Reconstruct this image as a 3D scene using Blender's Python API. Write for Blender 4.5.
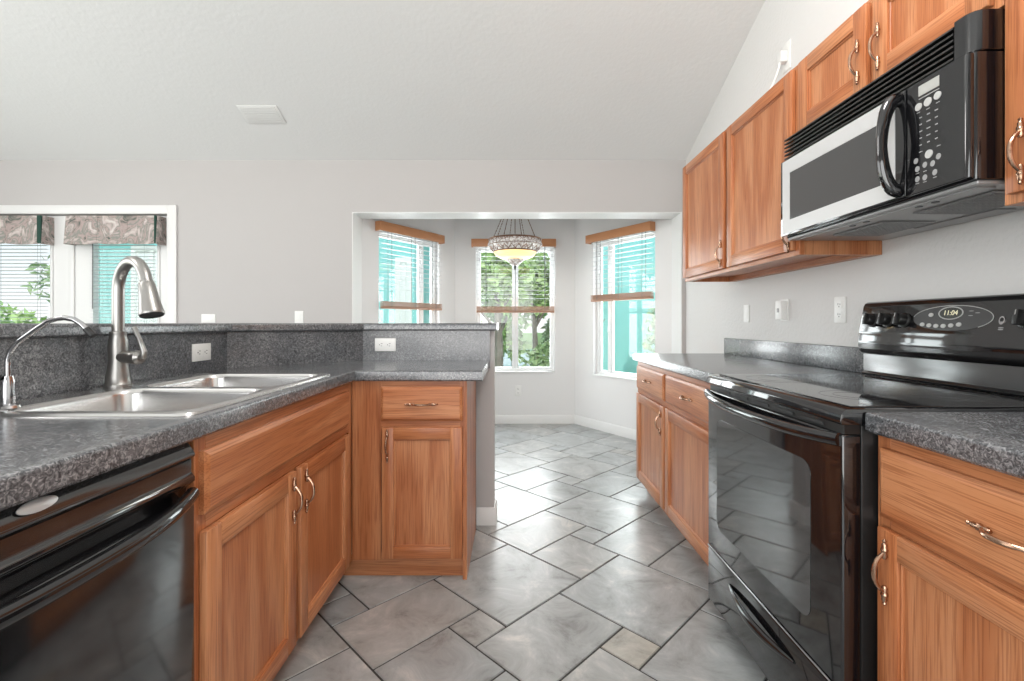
import bpy, bmesh, math, random
from mathutils import Vector, Matrix
random.seed(7)
R = math.radians
PI = math.pi
for o in list(bpy.data.objects):
    bpy.data.objects.remove(o)
S = bpy.context.scene
COL = S.collection

# ------------------------------------------------------------------ camera
cam_d = bpy.data.cameras.new('camera')
cam = bpy.data.objects.new('camera', cam_d)
COL.objects.link(cam)
FPX, HY, CH = 470.0, 323.0, 1.122
cam_d.sensor_fit = 'HORIZONTAL'
cam_d.sensor_width = 36.0
cam_d.lens = FPX / 1024 * 36
cam_d.shift_y = -(340.5 - HY) / 1024
cam_d.clip_start = 0.02
cam.location = (0, 0, CH)
cam.rotation_euler = (R(90), 0, 0)
S.camera = cam

# ------------------------------------------------------------------ world, sun, room light
S.view_settings.view_transform = 'Standard'
S.view_settings.look = 'None'
S.view_settings.gamma = 1
S.view_settings.use_curve_mapping = False
S.view_settings.exposure = 0.12
w = bpy.data.worlds.new('sky')
S.world = w
w.use_nodes = True
nt = w.node_tree
nt.nodes.clear()
wo = nt.nodes.new('ShaderNodeOutputWorld')
bg = nt.nodes.new('ShaderNodeBackground')
tc = nt.nodes.new('ShaderNodeTexCoord')
sx = nt.nodes.new('ShaderNodeSeparateXYZ')
rp = nt.nodes.new('ShaderNodeValToRGB')
nt.links.new(tc.outputs['Generated'], sx.inputs[0])
nt.links.new(sx.outputs['Z'], rp.inputs[0])
rp.color_ramp.elements[0].position = 0.0
rp.color_ramp.elements[0].color = (0.95, 0.97, 0.97, 1)
rp.color_ramp.elements[1].position = 0.45
rp.color_ramp.elements[1].color = (0.45, 0.78, 0.95, 1)
nt.links.new(rp.outputs[0], bg.inputs[0])
bg.inputs[1].default_value = 1.15
nt.links.new(bg.outputs[0], wo.inputs[0])


def area(name, loc, rot, sx_, sy_, power, color=(1, 1, 1)):
    d = bpy.data.lights.new(name, 'AREA')
    d.shape = 'RECTANGLE'
    d.size, d.size_y = sx_, sy_
    d.energy = power
    d.color = color
    o = bpy.data.objects.new(name, d)
    o.location = loc
    o.rotation_euler = rot
    COL.objects.link(o)
    return o


sun_d = bpy.data.lights.new('sun', 'SUN')
sun_d.energy = 2.4
sun_d.angle = R(2)
sun_d.color = (1, .97, .9)
sun = bpy.data.objects.new('sun', sun_d)
sun.rotation_euler = (R(38), R(12), 0)
COL.objects.link(sun)
# added fill lights behind the camera and on the unseen living-room side
area('rear_fill_light', (-2.0, -2.9, 1.45), (R(90), 0, 0), 5.2, 2.2, 130, (1, .985, .97))
area('living_side_fill_light', (-5.0, 0.6, 1.45), (0, R(-90), 0), 2.1, 3.6, 62, (1, .985, .97))


def fill_point(name, loc, power, size, color):
    d = bpy.data.lights.new(name, 'POINT')
    d.energy = power
    d.color = color
    d.shadow_soft_size = size
    o = bpy.data.objects.new(name, d)
    o.location = loc
    COL.objects.link(o)


# added unseen fill points over kitchen and living room; daylight in the dining bay
fill_point('kitchen_fill_point', (0.45, 0.75, 2.75), 56, .25, (1, .97, .94))
fill_point('living_fill_point', (-3.0, 0.8, 2.75), 38, .25, (1, .97, .95))
area('bay_daylight_centre', (0.03, 5.62, 1.35), (R(-90), 0, 0), .95, 1.5, 38, (.96, .99, 1))
area('bay_daylight_right', (1.45, 5.0, 1.35), (R(-90), 0, R(-57)), .95, 1.5, 32, (.96, .99, 1))
area('bay_daylight_left', (-1.38, 5.0, 1.35), (R(-90), 0, R(57)), .95, 1.5, 32, (.96, .99, 1))


# ------------------------------------------------------------------ materials
def mat(name):
    m = bpy.data.materials.new(name)
    m.use_nodes = True
    n = m.node_tree
    b = n.nodes['Principled BSDF']
    return m, n, b


def simple(name, col, rough=.5, metal=0., spec=.5, coat=0., bump=None, emit=None, ior=1.5):
    m, n, b = mat(name)
    b.inputs['Base Color'].default_value = (*col, 1)
    b.inputs['Roughness'].default_value = rough
    b.inputs['Metallic'].default_value = metal
    b.inputs['Specular IOR Level'].default_value = spec
    b.inputs['Coat Weight'].default_value = coat
    b.inputs['IOR'].default_value = ior
    if coat:
        b.inputs['Coat Roughness'].default_value = .05
    if emit:
        b.inputs['Emission Color'].default_value = (*emit[0], 1)
        b.inputs['Emission Strength'].default_value = emit[1]
    if bump:
        t = n.nodes.new('ShaderNodeTexCoord')
        x = n.nodes.new('ShaderNodeTexNoise')
        x.inputs['Scale'].default_value = bump[0]
        x.inputs['Detail'].default_value = 3
        u = n.nodes.new('ShaderNodeBump')
        u.inputs['Strength'].default_value = bump[1]
        u.inputs['Distance'].default_value = bump[2]
        n.links.new(t.outputs['Object'], x.inputs['Vector'])
        n.links.new(x.outputs['Fac'], u.inputs['Height'])
        n.links.new(u.outputs[0], b.inputs['Normal'])
    return m


def ramp(n, stops):
    r = n.nodes.new('ShaderNodeValToRGB')
    e = r.color_ramp.elements
    while len(e) < len(stops):
        e.new(.5)
    for k, (p, c) in enumerate(stops):
        e[k].position = p
        e[k].color = (*c, 1)
    return r


def oak(name, axis):
    m, n, b = mat(name)
    t = n.nodes.new('ShaderNodeTexCoord')
    oi = n.nodes.new('ShaderNodeObjectInfo')
    ad = n.nodes.new('ShaderNodeVectorMath')
    ad.operation = 'ADD'
    mp = n.nodes.new('ShaderNodeMapping')
    sc = [7.0, 7.0, 7.0]
    sc['xyz'.index(axis)] = .55
    mp.inputs['Scale'].default_value = sc
    n.links.new(t.outputs['Object'], ad.inputs[0])
    n.links.new(oi.outputs['Random'], ad.inputs[1])
    n.links.new(ad.outputs[0], mp.inputs['Vector'])
    n1 = n.nodes.new('ShaderNodeTexNoise')
    n1.inputs['Scale'].default_value = 1.0
    n1.inputs['Detail'].default_value = 2
    n1.inputs['Distortion'].default_value = .3
    n.links.new(mp.outputs[0], n1.inputs['Vector'])
    # contour lines of the noise give cathedral grain
    mu = n.nodes.new('ShaderNodeMath')
    mu.operation = 'MULTIPLY'
    mu.inputs[1].default_value = 26
    si = n.nodes.new('ShaderNodeMath')
    si.operation = 'SINE'
    n.links.new(n1.outputs['Fac'], mu.inputs[0])
    n.links.new(mu.outputs[0], si.inputs[0])
    r1 = ramp(n, [(.0, (.43, .148, .055)), (.5, (.50, .194, .080)), (1, (.56, .242, .110))])
    ma = n.nodes.new('ShaderNodeMapRange')
    ma.inputs[1].default_value = -1
    n.links.new(si.outputs[0], ma.inputs[0])
    n.links.new(ma.outputs[0], r1.inputs[0])
    mp2 = n.nodes.new('ShaderNodeMapping')
    sc2 = [330.0] * 3
    sc2['xyz'.index(axis)] = 7
    mp2.inputs['Scale'].default_value = sc2
    n.links.new(ad.outputs[0], mp2.inputs['Vector'])
    n2 = n.nodes.new('ShaderNodeTexNoise')
    n2.inputs['Scale'].default_value = 1
    n2.inputs['Detail'].default_value = 2
    n.links.new(mp2.outputs[0], n2.inputs['Vector'])
    r2 = ramp(n, [(.38, (.62, .52, .46)), (.52, (1, 1, 1))])
    n.links.new(n2.outputs['Fac'], r2.inputs[0])
    mx = n.nodes.new('ShaderNodeMix')
    mx.data_type = 'RGBA'
    mx.blend_type = 'MULTIPLY'
    mx.inputs[0].default_value = .75
    n.links.new(r1.outputs[0], mx.inputs[6])
    n.links.new(r2.outputs[0], mx.inputs[7])
    n.links.new(mx.outputs[2], b.inputs['Base Color'])
    b.inputs['Roughness'].default_value = .34
    b.inputs['Specular IOR Level'].default_value = .45
    return m


def laminate():
    m, n, b = mat('slate_laminate')
    t = n.nodes.new('ShaderNodeTexCoord')
    a = n.nodes.new('ShaderNodeTexNoise')
    a.inputs['Scale'].default_value = 125
    a.inputs['Detail'].default_value = 5
    a.inputs['Distortion'].default_value = 1.6
    n.links.new(t.outputs['Object'], a.inputs['Vector'])
    r = ramp(n, [(.33, (.036, .037, .041)), (.50, (.104, .108, .115)), (.69, (.28, .285, .295))])
    n.links.new(a.outputs['Fac'], r.inputs[0])
    a2 = n.nodes.new('ShaderNodeTexNoise')
    a2.inputs['Scale'].default_value = 6
    a2.inputs['Detail'].default_value = 3
    n.links.new(t.outputs['Object'], a2.inputs['Vector'])
    r2 = ramp(n, [(.35, (.72, .74, .76)), (.65, (1.15, 1.13, 1.12))])
    n.links.new(a2.outputs['Fac'], r2.inputs[0])
    mx = n.nodes.new('ShaderNodeMix')
    mx.data_type = 'RGBA'
    mx.blend_type = 'MULTIPLY'
    mx.inputs[0].default_value = 1
    n.links.new(r.outputs[0], mx.inputs[6])
    n.links.new(r2.outputs[0], mx.inputs[7])
    n.links.new(mx.outputs[2], b.inputs['Base Color'])
    b.inputs['Roughness'].default_value = .21
    b.inputs['IOR'].default_value = 1.75
    return m


def tile_mat():
    m, n, b = mat('slate_look_tile')
    t = n.nodes.new('ShaderNodeTexCoord')
    at = n.nodes.new('ShaderNodeAttribute')
    at.attribute_name = 'tone'
    sc = n.nodes.new('ShaderNodeVectorMath')
    sc.operation = 'SCALE'
    sc.inputs['Scale'].default_value = 7
    n.links.new(at.outputs['Color'], sc.inputs[0])
    ad = n.nodes.new('ShaderNodeVectorMath')
    ad.operation = 'ADD'
    n.links.new(t.outputs['Object'], ad.inputs[0])
    n.links.new(sc.outputs[0], ad.inputs[1])
    a = n.nodes.new('ShaderNodeTexNoise')
    a.inputs['Scale'].default_value = 5.5
    a.inputs['Detail'].default_value = 9
    a.inputs['Roughness'].default_value = .70
    a.inputs['Distortion'].default_value = .7
    n.links.new(ad.outputs[0], a.inputs['Vector'])
    r = ramp(n, [(.30, (.155, .148, .138)), (.43, (.315, .318, .313)), (.56, (.405, .412, .410)), (.70, (.60, .575, .545))])
    n.links.new(a.outputs['Fac'], r.inputs[0])
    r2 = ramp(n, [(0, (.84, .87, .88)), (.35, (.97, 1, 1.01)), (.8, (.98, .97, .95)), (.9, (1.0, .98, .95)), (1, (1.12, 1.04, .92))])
    sp = n.nodes.new('ShaderNodeSeparateColor')
    n.links.new(at.outputs['Color'], sp.inputs[0])
    n.links.new(sp.outputs[0], r2.inputs[0])
    mx = n.nodes.new('ShaderNodeMix')
    mx.data_type = 'RGBA'
    mx.blend_type = 'MULTIPLY'
    mx.inputs[0].default_value = 1
    n.links.new(r.outputs[0], mx.inputs[6])
    n.links.new(r2.outputs[0], mx.inputs[7])
    n.links.new(mx.outputs[2], b.inputs['Base Color'])
    bu = n.nodes.new('ShaderNodeBump')
    bu.inputs['Strength'].default_value = .22
    bu.inputs['Distance'].default_value = .004
    n.links.new(a.outputs['Fac'], bu.inputs['Height'])
    n.links.new(bu.outputs[0], b.inputs['Normal'])
    b.inputs['Roughness'].default_value = .30
    b.inputs['IOR'].default_value = 1.85
    return m


def glass_mat(name='window_glass', k=.05, tint=(1, 1, 1)):
    m = bpy.data.materials.new(name)
    m.use_nodes = True
    n = m.node_tree
    n.nodes.clear()
    o = n.nodes.new('ShaderNodeOutputMaterial')
    tr = n.nodes.new('ShaderNodeBsdfTransparent')
    tr.inputs[0].default_value = (*tint, 1)
    gl = n.nodes.new('ShaderNodeBsdfGlossy')
    gl.inputs['Roughness'].default_value = .02
    mx = n.nodes.new('ShaderNodeMixShader')
    mx.inputs[0].default_value = k
    n.links.new(tr.outputs[0], mx.inputs[1])
    n.links.new(gl.outputs[0], mx.inputs[2])
    n.links.new(mx.outputs[0], o.inputs[0])
    return m


def noisy(name, stops, scale, rough=.6, detail=4, dist=0., spec=.5, bump=0):
    m, n, b = mat(name)
    t = n.nodes.new('ShaderNodeTexCoord')
    a = n.nodes.new('ShaderNodeTexNoise')
    a.inputs['Scale'].default_value = scale
    a.inputs['Detail'].default_value = detail
    a.inputs['Distortion'].default_value = dist
    n.links.new(t.outputs['Object'], a.inputs['Vector'])
    r = ramp(n, stops)
    n.links.new(a.outputs['Fac'], r.inputs[0])
    n.links.new(r.outputs[0], b.inputs['Base Color'])
    b.inputs['Roughness'].default_value = rough
    b.inputs['Specular IOR Level'].default_value = spec
    if bump:
        bu = n.nodes.new('ShaderNodeBump')
        bu.inputs['Strength'].default_value = bump
        bu.inputs['Distance'].default_value = .01
        n.links.new(a.outputs['Fac'], bu.inputs['Height'])
        n.links.new(bu.outputs[0], b.inputs['Normal'])
    return m


OV, OH, OY = oak('oak_upright_grain', 'z'), oak('oak_level_grain', 'x'), oak('oak_depth_grain', 'y')
LAM = laminate()
TILE = tile_mat()
GROUT = simple('dark_grout', (.045, .042, .04), .9)
BAYW = simple('wall_paint_bay_lit', (.78, .775, .77), .85, spec=.25, bump=(70, .12, .004))  # same wall paint, lightened to carry the brighter light in the bay
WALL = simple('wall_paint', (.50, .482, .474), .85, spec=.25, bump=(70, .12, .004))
WALLR = simple('textured_wall_paint', (.72, .715, .705), .85, spec=.25, bump=(55, .45, .006))
CEIL = simple('knockdown_ceiling', (.75, .75, .745), .9, spec=.2, bump=(38, .32, .006))
WHITE = simple('white_trim_paint', (.76, .76, .75), .4)
VINYL = simple('white_vinyl', (.86, .87, .87), .35)
PLAST = simple('white_plastic', (.82, .82, .80), .35)
SLOT = simple('dark_slot', (.03, .03, .03), .6)
GREYP = simple('grey_plastic', (.30, .30, .30), .4)
BLACK = simple('black_gloss_enamel', (.006, .006, .007), .06, spec=.5, ior=1.8)
BGLASS = simple('black_ceramic_glass', (.014, .014, .015), .04, spec=.5, ior=1.9)
RISER = simple('black_riser_enamel', (.012, .012, .013), .2, spec=.5, ior=1.9)
RING = simple('burner_print', (.035, .035, .035), .1)
BSAT = simple('black_satin', (.012, .012, .012), .32)
DWBLK = simple('black_gloss_panel', (.010, .010, .011), .09, spec=.5, ior=2.0)
SCREEN = simple('oven_window_screen', (.035, .035, .036), .05, spec=.5, ior=2.1)
STEEL = simple('brushed_steel', (.62, .61, .60), .24, metal=1)
STEELP = simple('pale_stainless', (.66, .66, .66), .35, metal=.3)
NICKEL = simple('brushed_nickel', (.36, .35, .335), .33, metal=1)
CHROME = simple('chrome', (.50, .50, .51), .12, metal=1)
COPPER = simple('antique_copper', (.46, .29, .20), .24, metal=1)
DARKM = simple('bronze_metal', (.20, .11, .07), .35, metal=.8)
GLASS = glass_mat()
MWGLASS = simple('microwave_window', (.055, .055, .055), .07, spec=.8)
MESHM = simple('filter_mesh', (.34, .34, .34), .45, metal=.6)
UNDER = simple('grey_underside', (.36, .36, .36), .35, metal=.3)
BTN = simple('pale_button', (.48, .48, .47), .4)
MARK = simple('pale_print', (.30, .30, .30), .5)
LCD = simple('display_glow', (.02, .02, .01), .3, emit=((.85, .8, .55), 1.0))
MWLCD = simple('pale_display', (.42, .42, .40), .25)
DISP = simple('display_dark', (.05, .055, .05), .1)
CONSOLE = simple('console_inset', (.055, .055, .056), .25)
WOODB = simple('blind_wood', (.52, .235, .105), .4)
WOODR = simple('blind_rail_wood', (.40, .22, .14), .5)
SLAT = simple('white_slat', (.62, .63, .64), .5)
CORD = simple('grey_cord', (.20, .20, .20), .8)
VALF = noisy('swirl_fabric', [(.32, (.11, .13, .115)), (.43, (.44, .35, .33)), (.50, (.24, .25, .225)), (.58, (.50, .42, .40)), (.68, (.62, .59, .56))], 7, .9, 3, 2.4, .1)
VALG = simple('green_pleat_fabric', (.035, .075, .06), .9, spec=.1)
TURQ = simple('turquoise_stucco', (.27, .60, .59), .85, spec=.1, bump=(40, .2, .01))
GRASS = noisy('lawn_green', [(.3, (.12, .20, .05)), (.7, (.28, .36, .12))], 3, .95, 5)
WATER = noisy('canal_water', [(.35, (.25, .48, .52)), (.65, (.60, .74, .76))], 1.2, .12, 3)
BARK = noisy('tree_bark', [(.3, (.14, .11, .09)), (.7, (.36, .30, .26))], 8, .9)
LEAF = noisy('leaf_green', [(.3, (.24, .42, .10)), (.55, (.46, .62, .22)), (.75, (.66, .74, .42))], 1.6, .6, 3)
LEAF2 = noisy('leaf_olive', [(.3, (.20, .30, .12)), (.55, (.42, .52, .26)), (.75, (.62, .66, .46))], 1.8, .6, 3)
BULB = simple('lit_amber_glass', (.75, .55, .25), .35, emit=((1.0, .70, .32), .9))
CRYST = noisy('rim_beads', [(.35, (.30, .22, .20)), (.5, (.62, .58, .55)), (.65, (.85, .84, .84))], 60, .15, 2, 0, .9)


# ------------------------------------------------------------------ mesh helpers
class MB:
    def __init__(s):
        s.v, s.f, s.m = [], [], []

    def add(s, vs, fs, m=0):
        b = len(s.v)
        s.v += [tuple(v) for v in vs]
        s.f += [[b + i for i in f] for f in fs]
        s.m += [m] * len(fs)
        return s

    def bm(s, bm, m=0):
        bm.verts.index_update()
        s.add([v.co[:] for v in bm.verts], [[v.index for v in f.verts] for f in bm.faces], m)
        bm.free()
        return s

    def box(s, x0, x1, y0, y1, z0, z1, bev=0, seg=2, m=0, M=None):
        bm = bmesh.new()
        bmesh.ops.create_cube(bm, size=1)
        for v in bm.verts:
            v.co = Vector(((x0 + x1) / 2 + v.co.x * (x1 - x0), (y0 + y1) / 2 + v.co.y * (y1 - y0), (z0 + z1) / 2 + v.co.z * (z1 - z0)))
        if bev:
            bmesh.ops.bevel(bm, geom=bm.edges[:], offset=bev, segments=seg, profile=.5, affect='EDGES')
        if M is not None:
            bmesh.ops.transform(bm, matrix=M, verts=bm.verts)
        return s.bm(bm, m)

    def prism(s, poly, a, b, axis='z', m=0, bev=0, seg=2):
        """poly extruded a..b. axis z: (x,y); axis x: (y,z); axis y: (x,z)"""
        def P(p, t):
            return {'z': (p[0], p[1], t), 'x': (t, p[0], p[1]), 'y': (p[0], t, p[1])}[axis]
        bm = bmesh.new()
        A = [bm.verts.new(P(p, a)) for p in poly]
        B = [bm.verts.new(P(p, b)) for p in poly]
        k = len(poly)
        bm.faces.new(A)
        bm.faces.new(B[::-1])
        for i in range(k):
            bm.faces.new([A[i], B[i], B[(i + 1) % k], A[(i + 1) % k]])
        bmesh.ops.recalc_face_normals(bm, faces=bm.faces[:])
        if bev:
            bmesh.ops.bevel(bm, geom=bm.edges[:], offset=bev, segments=seg, profile=.5, affect='EDGES')
        return s.bm(bm, m)

    def tube(s, pts, r, n=12, m=0, cap=True, sq=(1, 1), up=None):
        pts = [Vector(p) for p in pts]
        rs = r if isinstance(r, (list, tuple)) else [r] * len(pts)
        rings = []
        pu = Vector(up) if up else None
        for i, p in enumerate(pts):
            t = (pts[min(i + 1, len(pts) - 1)] - pts[max(i - 1, 0)]).normalized()
            if pu is None:
                pu = Vector((0, 0, 1)) if abs(t.z) < .9 else Vector((1, 0, 0))
            side = t.cross(pu).normalized()
            pu = side.cross(t).normalized()
            rings.append([p + (side * math.cos(2 * PI * k / n) * sq[0] + pu * math.sin(2 * PI * k / n) * sq[1]) * rs[i] for k in range(n)])
        vs = [v for g in rings for v in g]
        fs = []
        for i in range(len(pts) - 1):
            for k in range(n):
                a, b = i * n + k, i * n + (k + 1) % n
                fs.append([a, b, b + n, a + n])
        if cap:
            fs.append(list(range(n))[::-1])
            fs.append([(len(pts) - 1) * n + k for k in range(n)])
        return s.add(vs, fs, m)

    def lathe(s, prof, o=(0, 0, 0), ax=(0, 0, 1), n=24, m=0):
        """prof: list of (r, t) along axis from o"""
        q = Vector((0, 0, 1)).rotation_difference(Vector(ax).normalized()).to_matrix()
        o = Vector(o)
        vs = []
        for r, t in prof:
            for k in range(n):
                vs.append(o + q @ Vector((max(r, 1e-5) * math.cos(2 * PI * k / n), max(r, 1e-5) * math.sin(2 * PI * k / n), t)))
        fs = []
        for i in range(len(prof) - 1):
            for k in range(n):
                a, b = i * n + k, i * n + (k + 1) % n
                fs.append([a, b, b + n, a + n])
        fs.append(list(range(n))[::-1])
        fs.append([(len(prof) - 1) * n + k for k in range(n)])
        return s.add(vs, fs, m)

    def sweep(s, path, prof, m=0, closed_prof=True):
        """path: xy polyline; prof: (offset to the right of travel, z); mitred"""
        P = [Vector(p) for p in path]
        rows = []
        for i, p in enumerate(P):
            d0 = (p - P[i - 1]).normalized() if i > 0 else (P[1] - p).normalized()
            d1 = (P[i + 1] - p).normalized() if i < len(P) - 1 else d0
            n0, n1 = Vector((d0.y, -d0.x)), Vector((d1.y, -d1.x))
            b = (n0 + n1)
            b = b / max(b.dot(n0), 1e-6)
            rows.append([(p.x + b.x * o, p.y + b.y * o, z) for o, z in prof])
        k = len(prof)
        vs = [v for g in rows for v in g]
        fs = []
        for i in range(len(P) - 1):
            for j in range(k):
                a, c = i * k + j, i * k + (j + 1) % k
                fs.append([a, c, c + k, a + k])
        fs.append(list(range(k)))
        fs.append([(len(P) - 1) * k + j for j in range(k)][::-1])
        return s.add(vs, fs, m)

    def build(s, name, mats, parent=None, smooth=35):
        me = bpy.data.meshes.new(name)
        me.from_pydata(s.v, [], s.f)
        mats = mats if isinstance(mats, (list, tuple)) else [mats]
        for x in mats:
            me.materials.append(x)
        me.polygons.foreach_set('material_index', s.m)
        bm = bmesh.new()
        bm.from_mesh(me)
        bmesh.ops.recalc_face_normals(bm, faces=bm.faces[:])
        bm.to_mesh(me)
        bm.free()
        if smooth:
            me.polygons.foreach_set('use_smooth', [True] * len(me.polygons))
            me.set_sharp_from_angle(angle=R(smooth))
        me.update()
        o = bpy.data.objects.new(name, me)
        COL.objects.link(o)
        if parent is not None:
            o.parent = parent
        return o


def tag(o, label, cat, group=None, kind=None):
    if label:
        o['label'] = label
    if cat:
        o['category'] = cat
    if group:
        o['group'] = group
    if kind:
        o['kind'] = kind
    return o


def thing(name, label, cat, loc=(0, 0, 0), rz=0, group=None):
    o = bpy.data.objects.new(name, None)
    o.empty_display_size = .1
    COL.objects.link(o)
    o.location = loc
    o.rotation_euler = (0, 0, rz)
    return tag(o, label, cat, group)


def struct(name, mb, m, parent=None, smooth=35):
    o = mb.build(name, m, parent, smooth)
    if parent is None:
        o['kind'] = 'structure'
    return o


def sroot(name, loc, rz=0):
    o = bpy.data.objects.new(name, None)
    COL.objects.link(o)
    o.location = loc
    o.rotation_euler = (0, 0, rz)
    o['kind'] = 'structure'
    return o


def copy_tree(o, parent=None):
    c = o.copy()
    COL.objects.link(c)
    if parent is not None:
        c.parent = parent
    for ch in list(o.children):
        copy_tree(ch, c)
    return c


def arcpts(c, r, a0, a1, n):
    return [(c[0] + r * math.cos(R(a0 + (a1 - a0) * i / n)), c[1] + r * math.sin(R(a0 + (a1 - a0) * i / n))) for i in range(n + 1)]


def rrect(x0, x1, y0, y1, r, n=6):
    return arcpts((x1 - r, y1 - r), r, 0, 90, n) + arcpts((x0 + r, y1 - r), r, 90, 180, n) + arcpts((x0 + r, y0 + r), r, 180, 270, n) + arcpts((x1 - r, y0 + r), r, 270, 360, n)


# ------------------------------------------------------------------ room shell
XR, ZB = 1.45, 3.92            # right wall, rear wall of the room (towards the bay)
XL, ZF = -5.2, -3.1
BAY = [(1.418, 4.16), (.704, 5.25), (-.637, 5.25), (-1.334, 4.16)]
OPX0, OPX1, OPH = -1.334, 1.418, 2.048
U = .1525


def clip(poly, conv):
    out = poly
    k = len(conv)
    for i in range(k):
        a, b = conv[i], conv[(i + 1) % k]
        inp, out = out, []
        if not inp:
            return []

        def side(p):
            return (b[0] - a[0]) * (p[1] - a[1]) - (b[1] - a[1]) * (p[0] - a[0])
        for j in range(len(inp)):
            p, q = inp[j], inp[(j + 1) % len(inp)]
            sp, sq_ = side(p), side(q)
            if sp >= 0:
                out.append(p)
            if (sp >= 0) != (sq_ >= 0):
                t = sp / (sp - sq_)
                out.append((p[0] + (q[0] - p[0]) * t, p[1] + (q[1] - p[1]) * t))
    return out


def make_floor():
    regions = [[(XL, ZF), (XR, ZF), (XR, ZB), (XL, ZB)],
               [(OPX0, ZB), (OPX1, ZB), (1.418, 4.16), (.704, 5.25), (-.637, 5.25), (-1.334, 4.16)]]
    x0, z0 = -.020, 1.738
    u0, v0 = (x0 + z0) / 2 ** .5, (x0 - z0) / 2 ** .5
    rnd = random.Random(3)
    vs, fs, mi, tone = [], [], [], []
    for rg in regions:
        b = len(vs)
        vs += [(p[0], p[1], -.004) for p in rg]
        fs.append([b + i for i in range(len(rg))])
        mi.append(1)
        tone.append((.5, .5, .5, 1))
    base = [(-1, -1, 1, 1), (-1, 0, 3, 2), (0, -3, 3, 3), (3, -2, 2, 2)]
    g = .0036
    for i in range(-16, 17):
        for j in range(-16, 17):
            for (a, c, wu, wv) in base:
                a2, c2 = a + 4 * i + 2 * j, c - 4 * i + 3 * j
                tn = (rnd.random() * .92, rnd.random(), rnd.random(), 1)
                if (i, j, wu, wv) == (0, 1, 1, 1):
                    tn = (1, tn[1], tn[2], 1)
                q = [(a2 * U + g, c2 * U + g), ((a2 + wu) * U - g, c2 * U + g), ((a2 + wu) * U - g, (c2 + wv) * U - g), (a2 * U + g, (c2 + wv) * U - g)]
                pts = [((u + u0 + v + v0) / 2 ** .5, (u + u0 - v - v0) / 2 ** .5) for u, v in q][::-1]
                cx, cz = sum(p[0] for p in pts) / 4, sum(p[1] for p in pts) / 4
                if not (XL - .5 < cx < XR + .5 and ZF - .5 < cz < 6):
                    continue
                for rg in regions:
                    pc = clip(pts, rg)
                    if len(pc) < 3:
                        continue
                    b = len(vs)
                    mx_, mz_ = sum(p[0] for p in pc) / len(pc), sum(p[1] for p in pc) / len(pc)
                    k = len(pc)
                    ins = []
                    for p in pc:
                        d = Vector((mx_ - p[0], mz_ - p[1]))
                        d = d.normalized() * .003 if d.length > .01 else Vector((0, 0))
                        ins.append((p[0] + d.x, p[1] + d.y))
                    vs += [(p[0], p[1], 0) for p in ins] + [(p[0], p[1], -.004) for p in pc]
                    fs.append([b + t for t in range(k)])
                    mi.append(0)
                    tone.append(tn)
                    for t in range(k):
                        t2 = (t + 1) % k
                        fs.append([b + t, b + k + t, b + k + t2, b + t2])
                        mi.append(0)
                        tone.append(tn)
    me = bpy.data.meshes.new('floor')
    me.from_pydata(vs, [], fs)
    me.materials.append(TILE)
    me.materials.append(GROUT)
    me.polygons.foreach_set('material_index', mi)
    at = me.attributes.new('tone', 'FLOAT_COLOR', 'FACE')
    at.data.foreach_set('color', [c for t in tone for c in t])
    me.update()
    o = bpy.data.objects.new('floor', me)
    COL.objects.link(o)
    o['kind'] = 'structure'


make_floor()

CS = .40


def ceil_h(z):
    return 2.48 + CS * (ZB - max(z, 1.62))


mb = MB()
zt = 1.62
mb.prism([(ZB + .12, ceil_h(ZB + .12)), (zt, ceil_h(zt)), (ZF - .1, ceil_h(zt)), (ZF - .1, ceil_h(zt) + .12), (zt, ceil_h(zt) + .12), (ZB + .12, ceil_h(ZB + .12) + .12)], XL - .1, XR + .1, 'x')
struct('ceiling', mb, CEIL)

# rear wall with the bay opening and the french-door opening
DX0, DX1, DH = -4.55, -2.862, 2.03
TW = .24
mb = MB()
mb.box(XL, DX0, ZB, ZB + .14, 0, 2.6)
mb.box(DX0, DX1, ZB, ZB + .14, DH, 2.6)
mb.box(DX1, OPX0 - .12, ZB, ZB + .14, 0, 2.6)
mb.box(OPX0 - .12, OPX0, ZB, ZB + TW, 0, 2.6)
mb.box(OPX0, OPX1, ZB, ZB + TW, OPH, 2.6)
mb.box(OPX1, XR + .12, ZB, ZB + TW, 0, 2.6)
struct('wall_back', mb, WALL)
mb = MB()
mb.box(OPX0, OPX0 + .006, ZB + .001, ZB + TW, 0, OPH - .006)
mb.box(OPX1 - .006, OPX1, ZB + .001, ZB + TW, 0, OPH - .006)
mb.box(OPX0, OPX1, ZB + .001, ZB + TW, OPH - .006, OPH)
struct('trim_3', mb, WHITE)
mb = MB()
mb.box(XR, XR + .12, ZF, ZB, 0, 3.5)
struct('wall_right', mb, WALLR)
# hidden walls: left and front, with openings made to let light in
mb = MB()
mb.box(XL - .12, XL, ZF, -1.3, 0, 3.5)
mb.box(XL - .12, XL, 2.5, ZB + .12, 0, 3.5)
mb.box(XL - .12, XL, -1.3, 2.5, 2.4, 3.5)
mb.box(XL - .12, XL, -1.3, 2.5, 0, .35)
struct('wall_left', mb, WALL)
mb = MB()
mb.box(XL, -4.7, ZF - .12, ZF, 0, 3.5)
mb.box(.7, XR + .12, ZF - .12, ZF, 0, 3.5)
mb.box(-4.7, .7, ZF - .12, ZF, 2.6, 3.5)
mb.box(-4.7, .7, ZF - .12, ZF, 0, .2)
struct('wall_front', mb, WALL)

# ---- bay: three walls with window openings
WZ0, WZ1 = .565, 1.985          # window opening heights
BT = .13


def seg_frame(P, Q):
    d = Vector((Q[0] - P[0], Q[1] - P[1]))
    return d.length, math.atan2(d.y, d.x)


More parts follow.
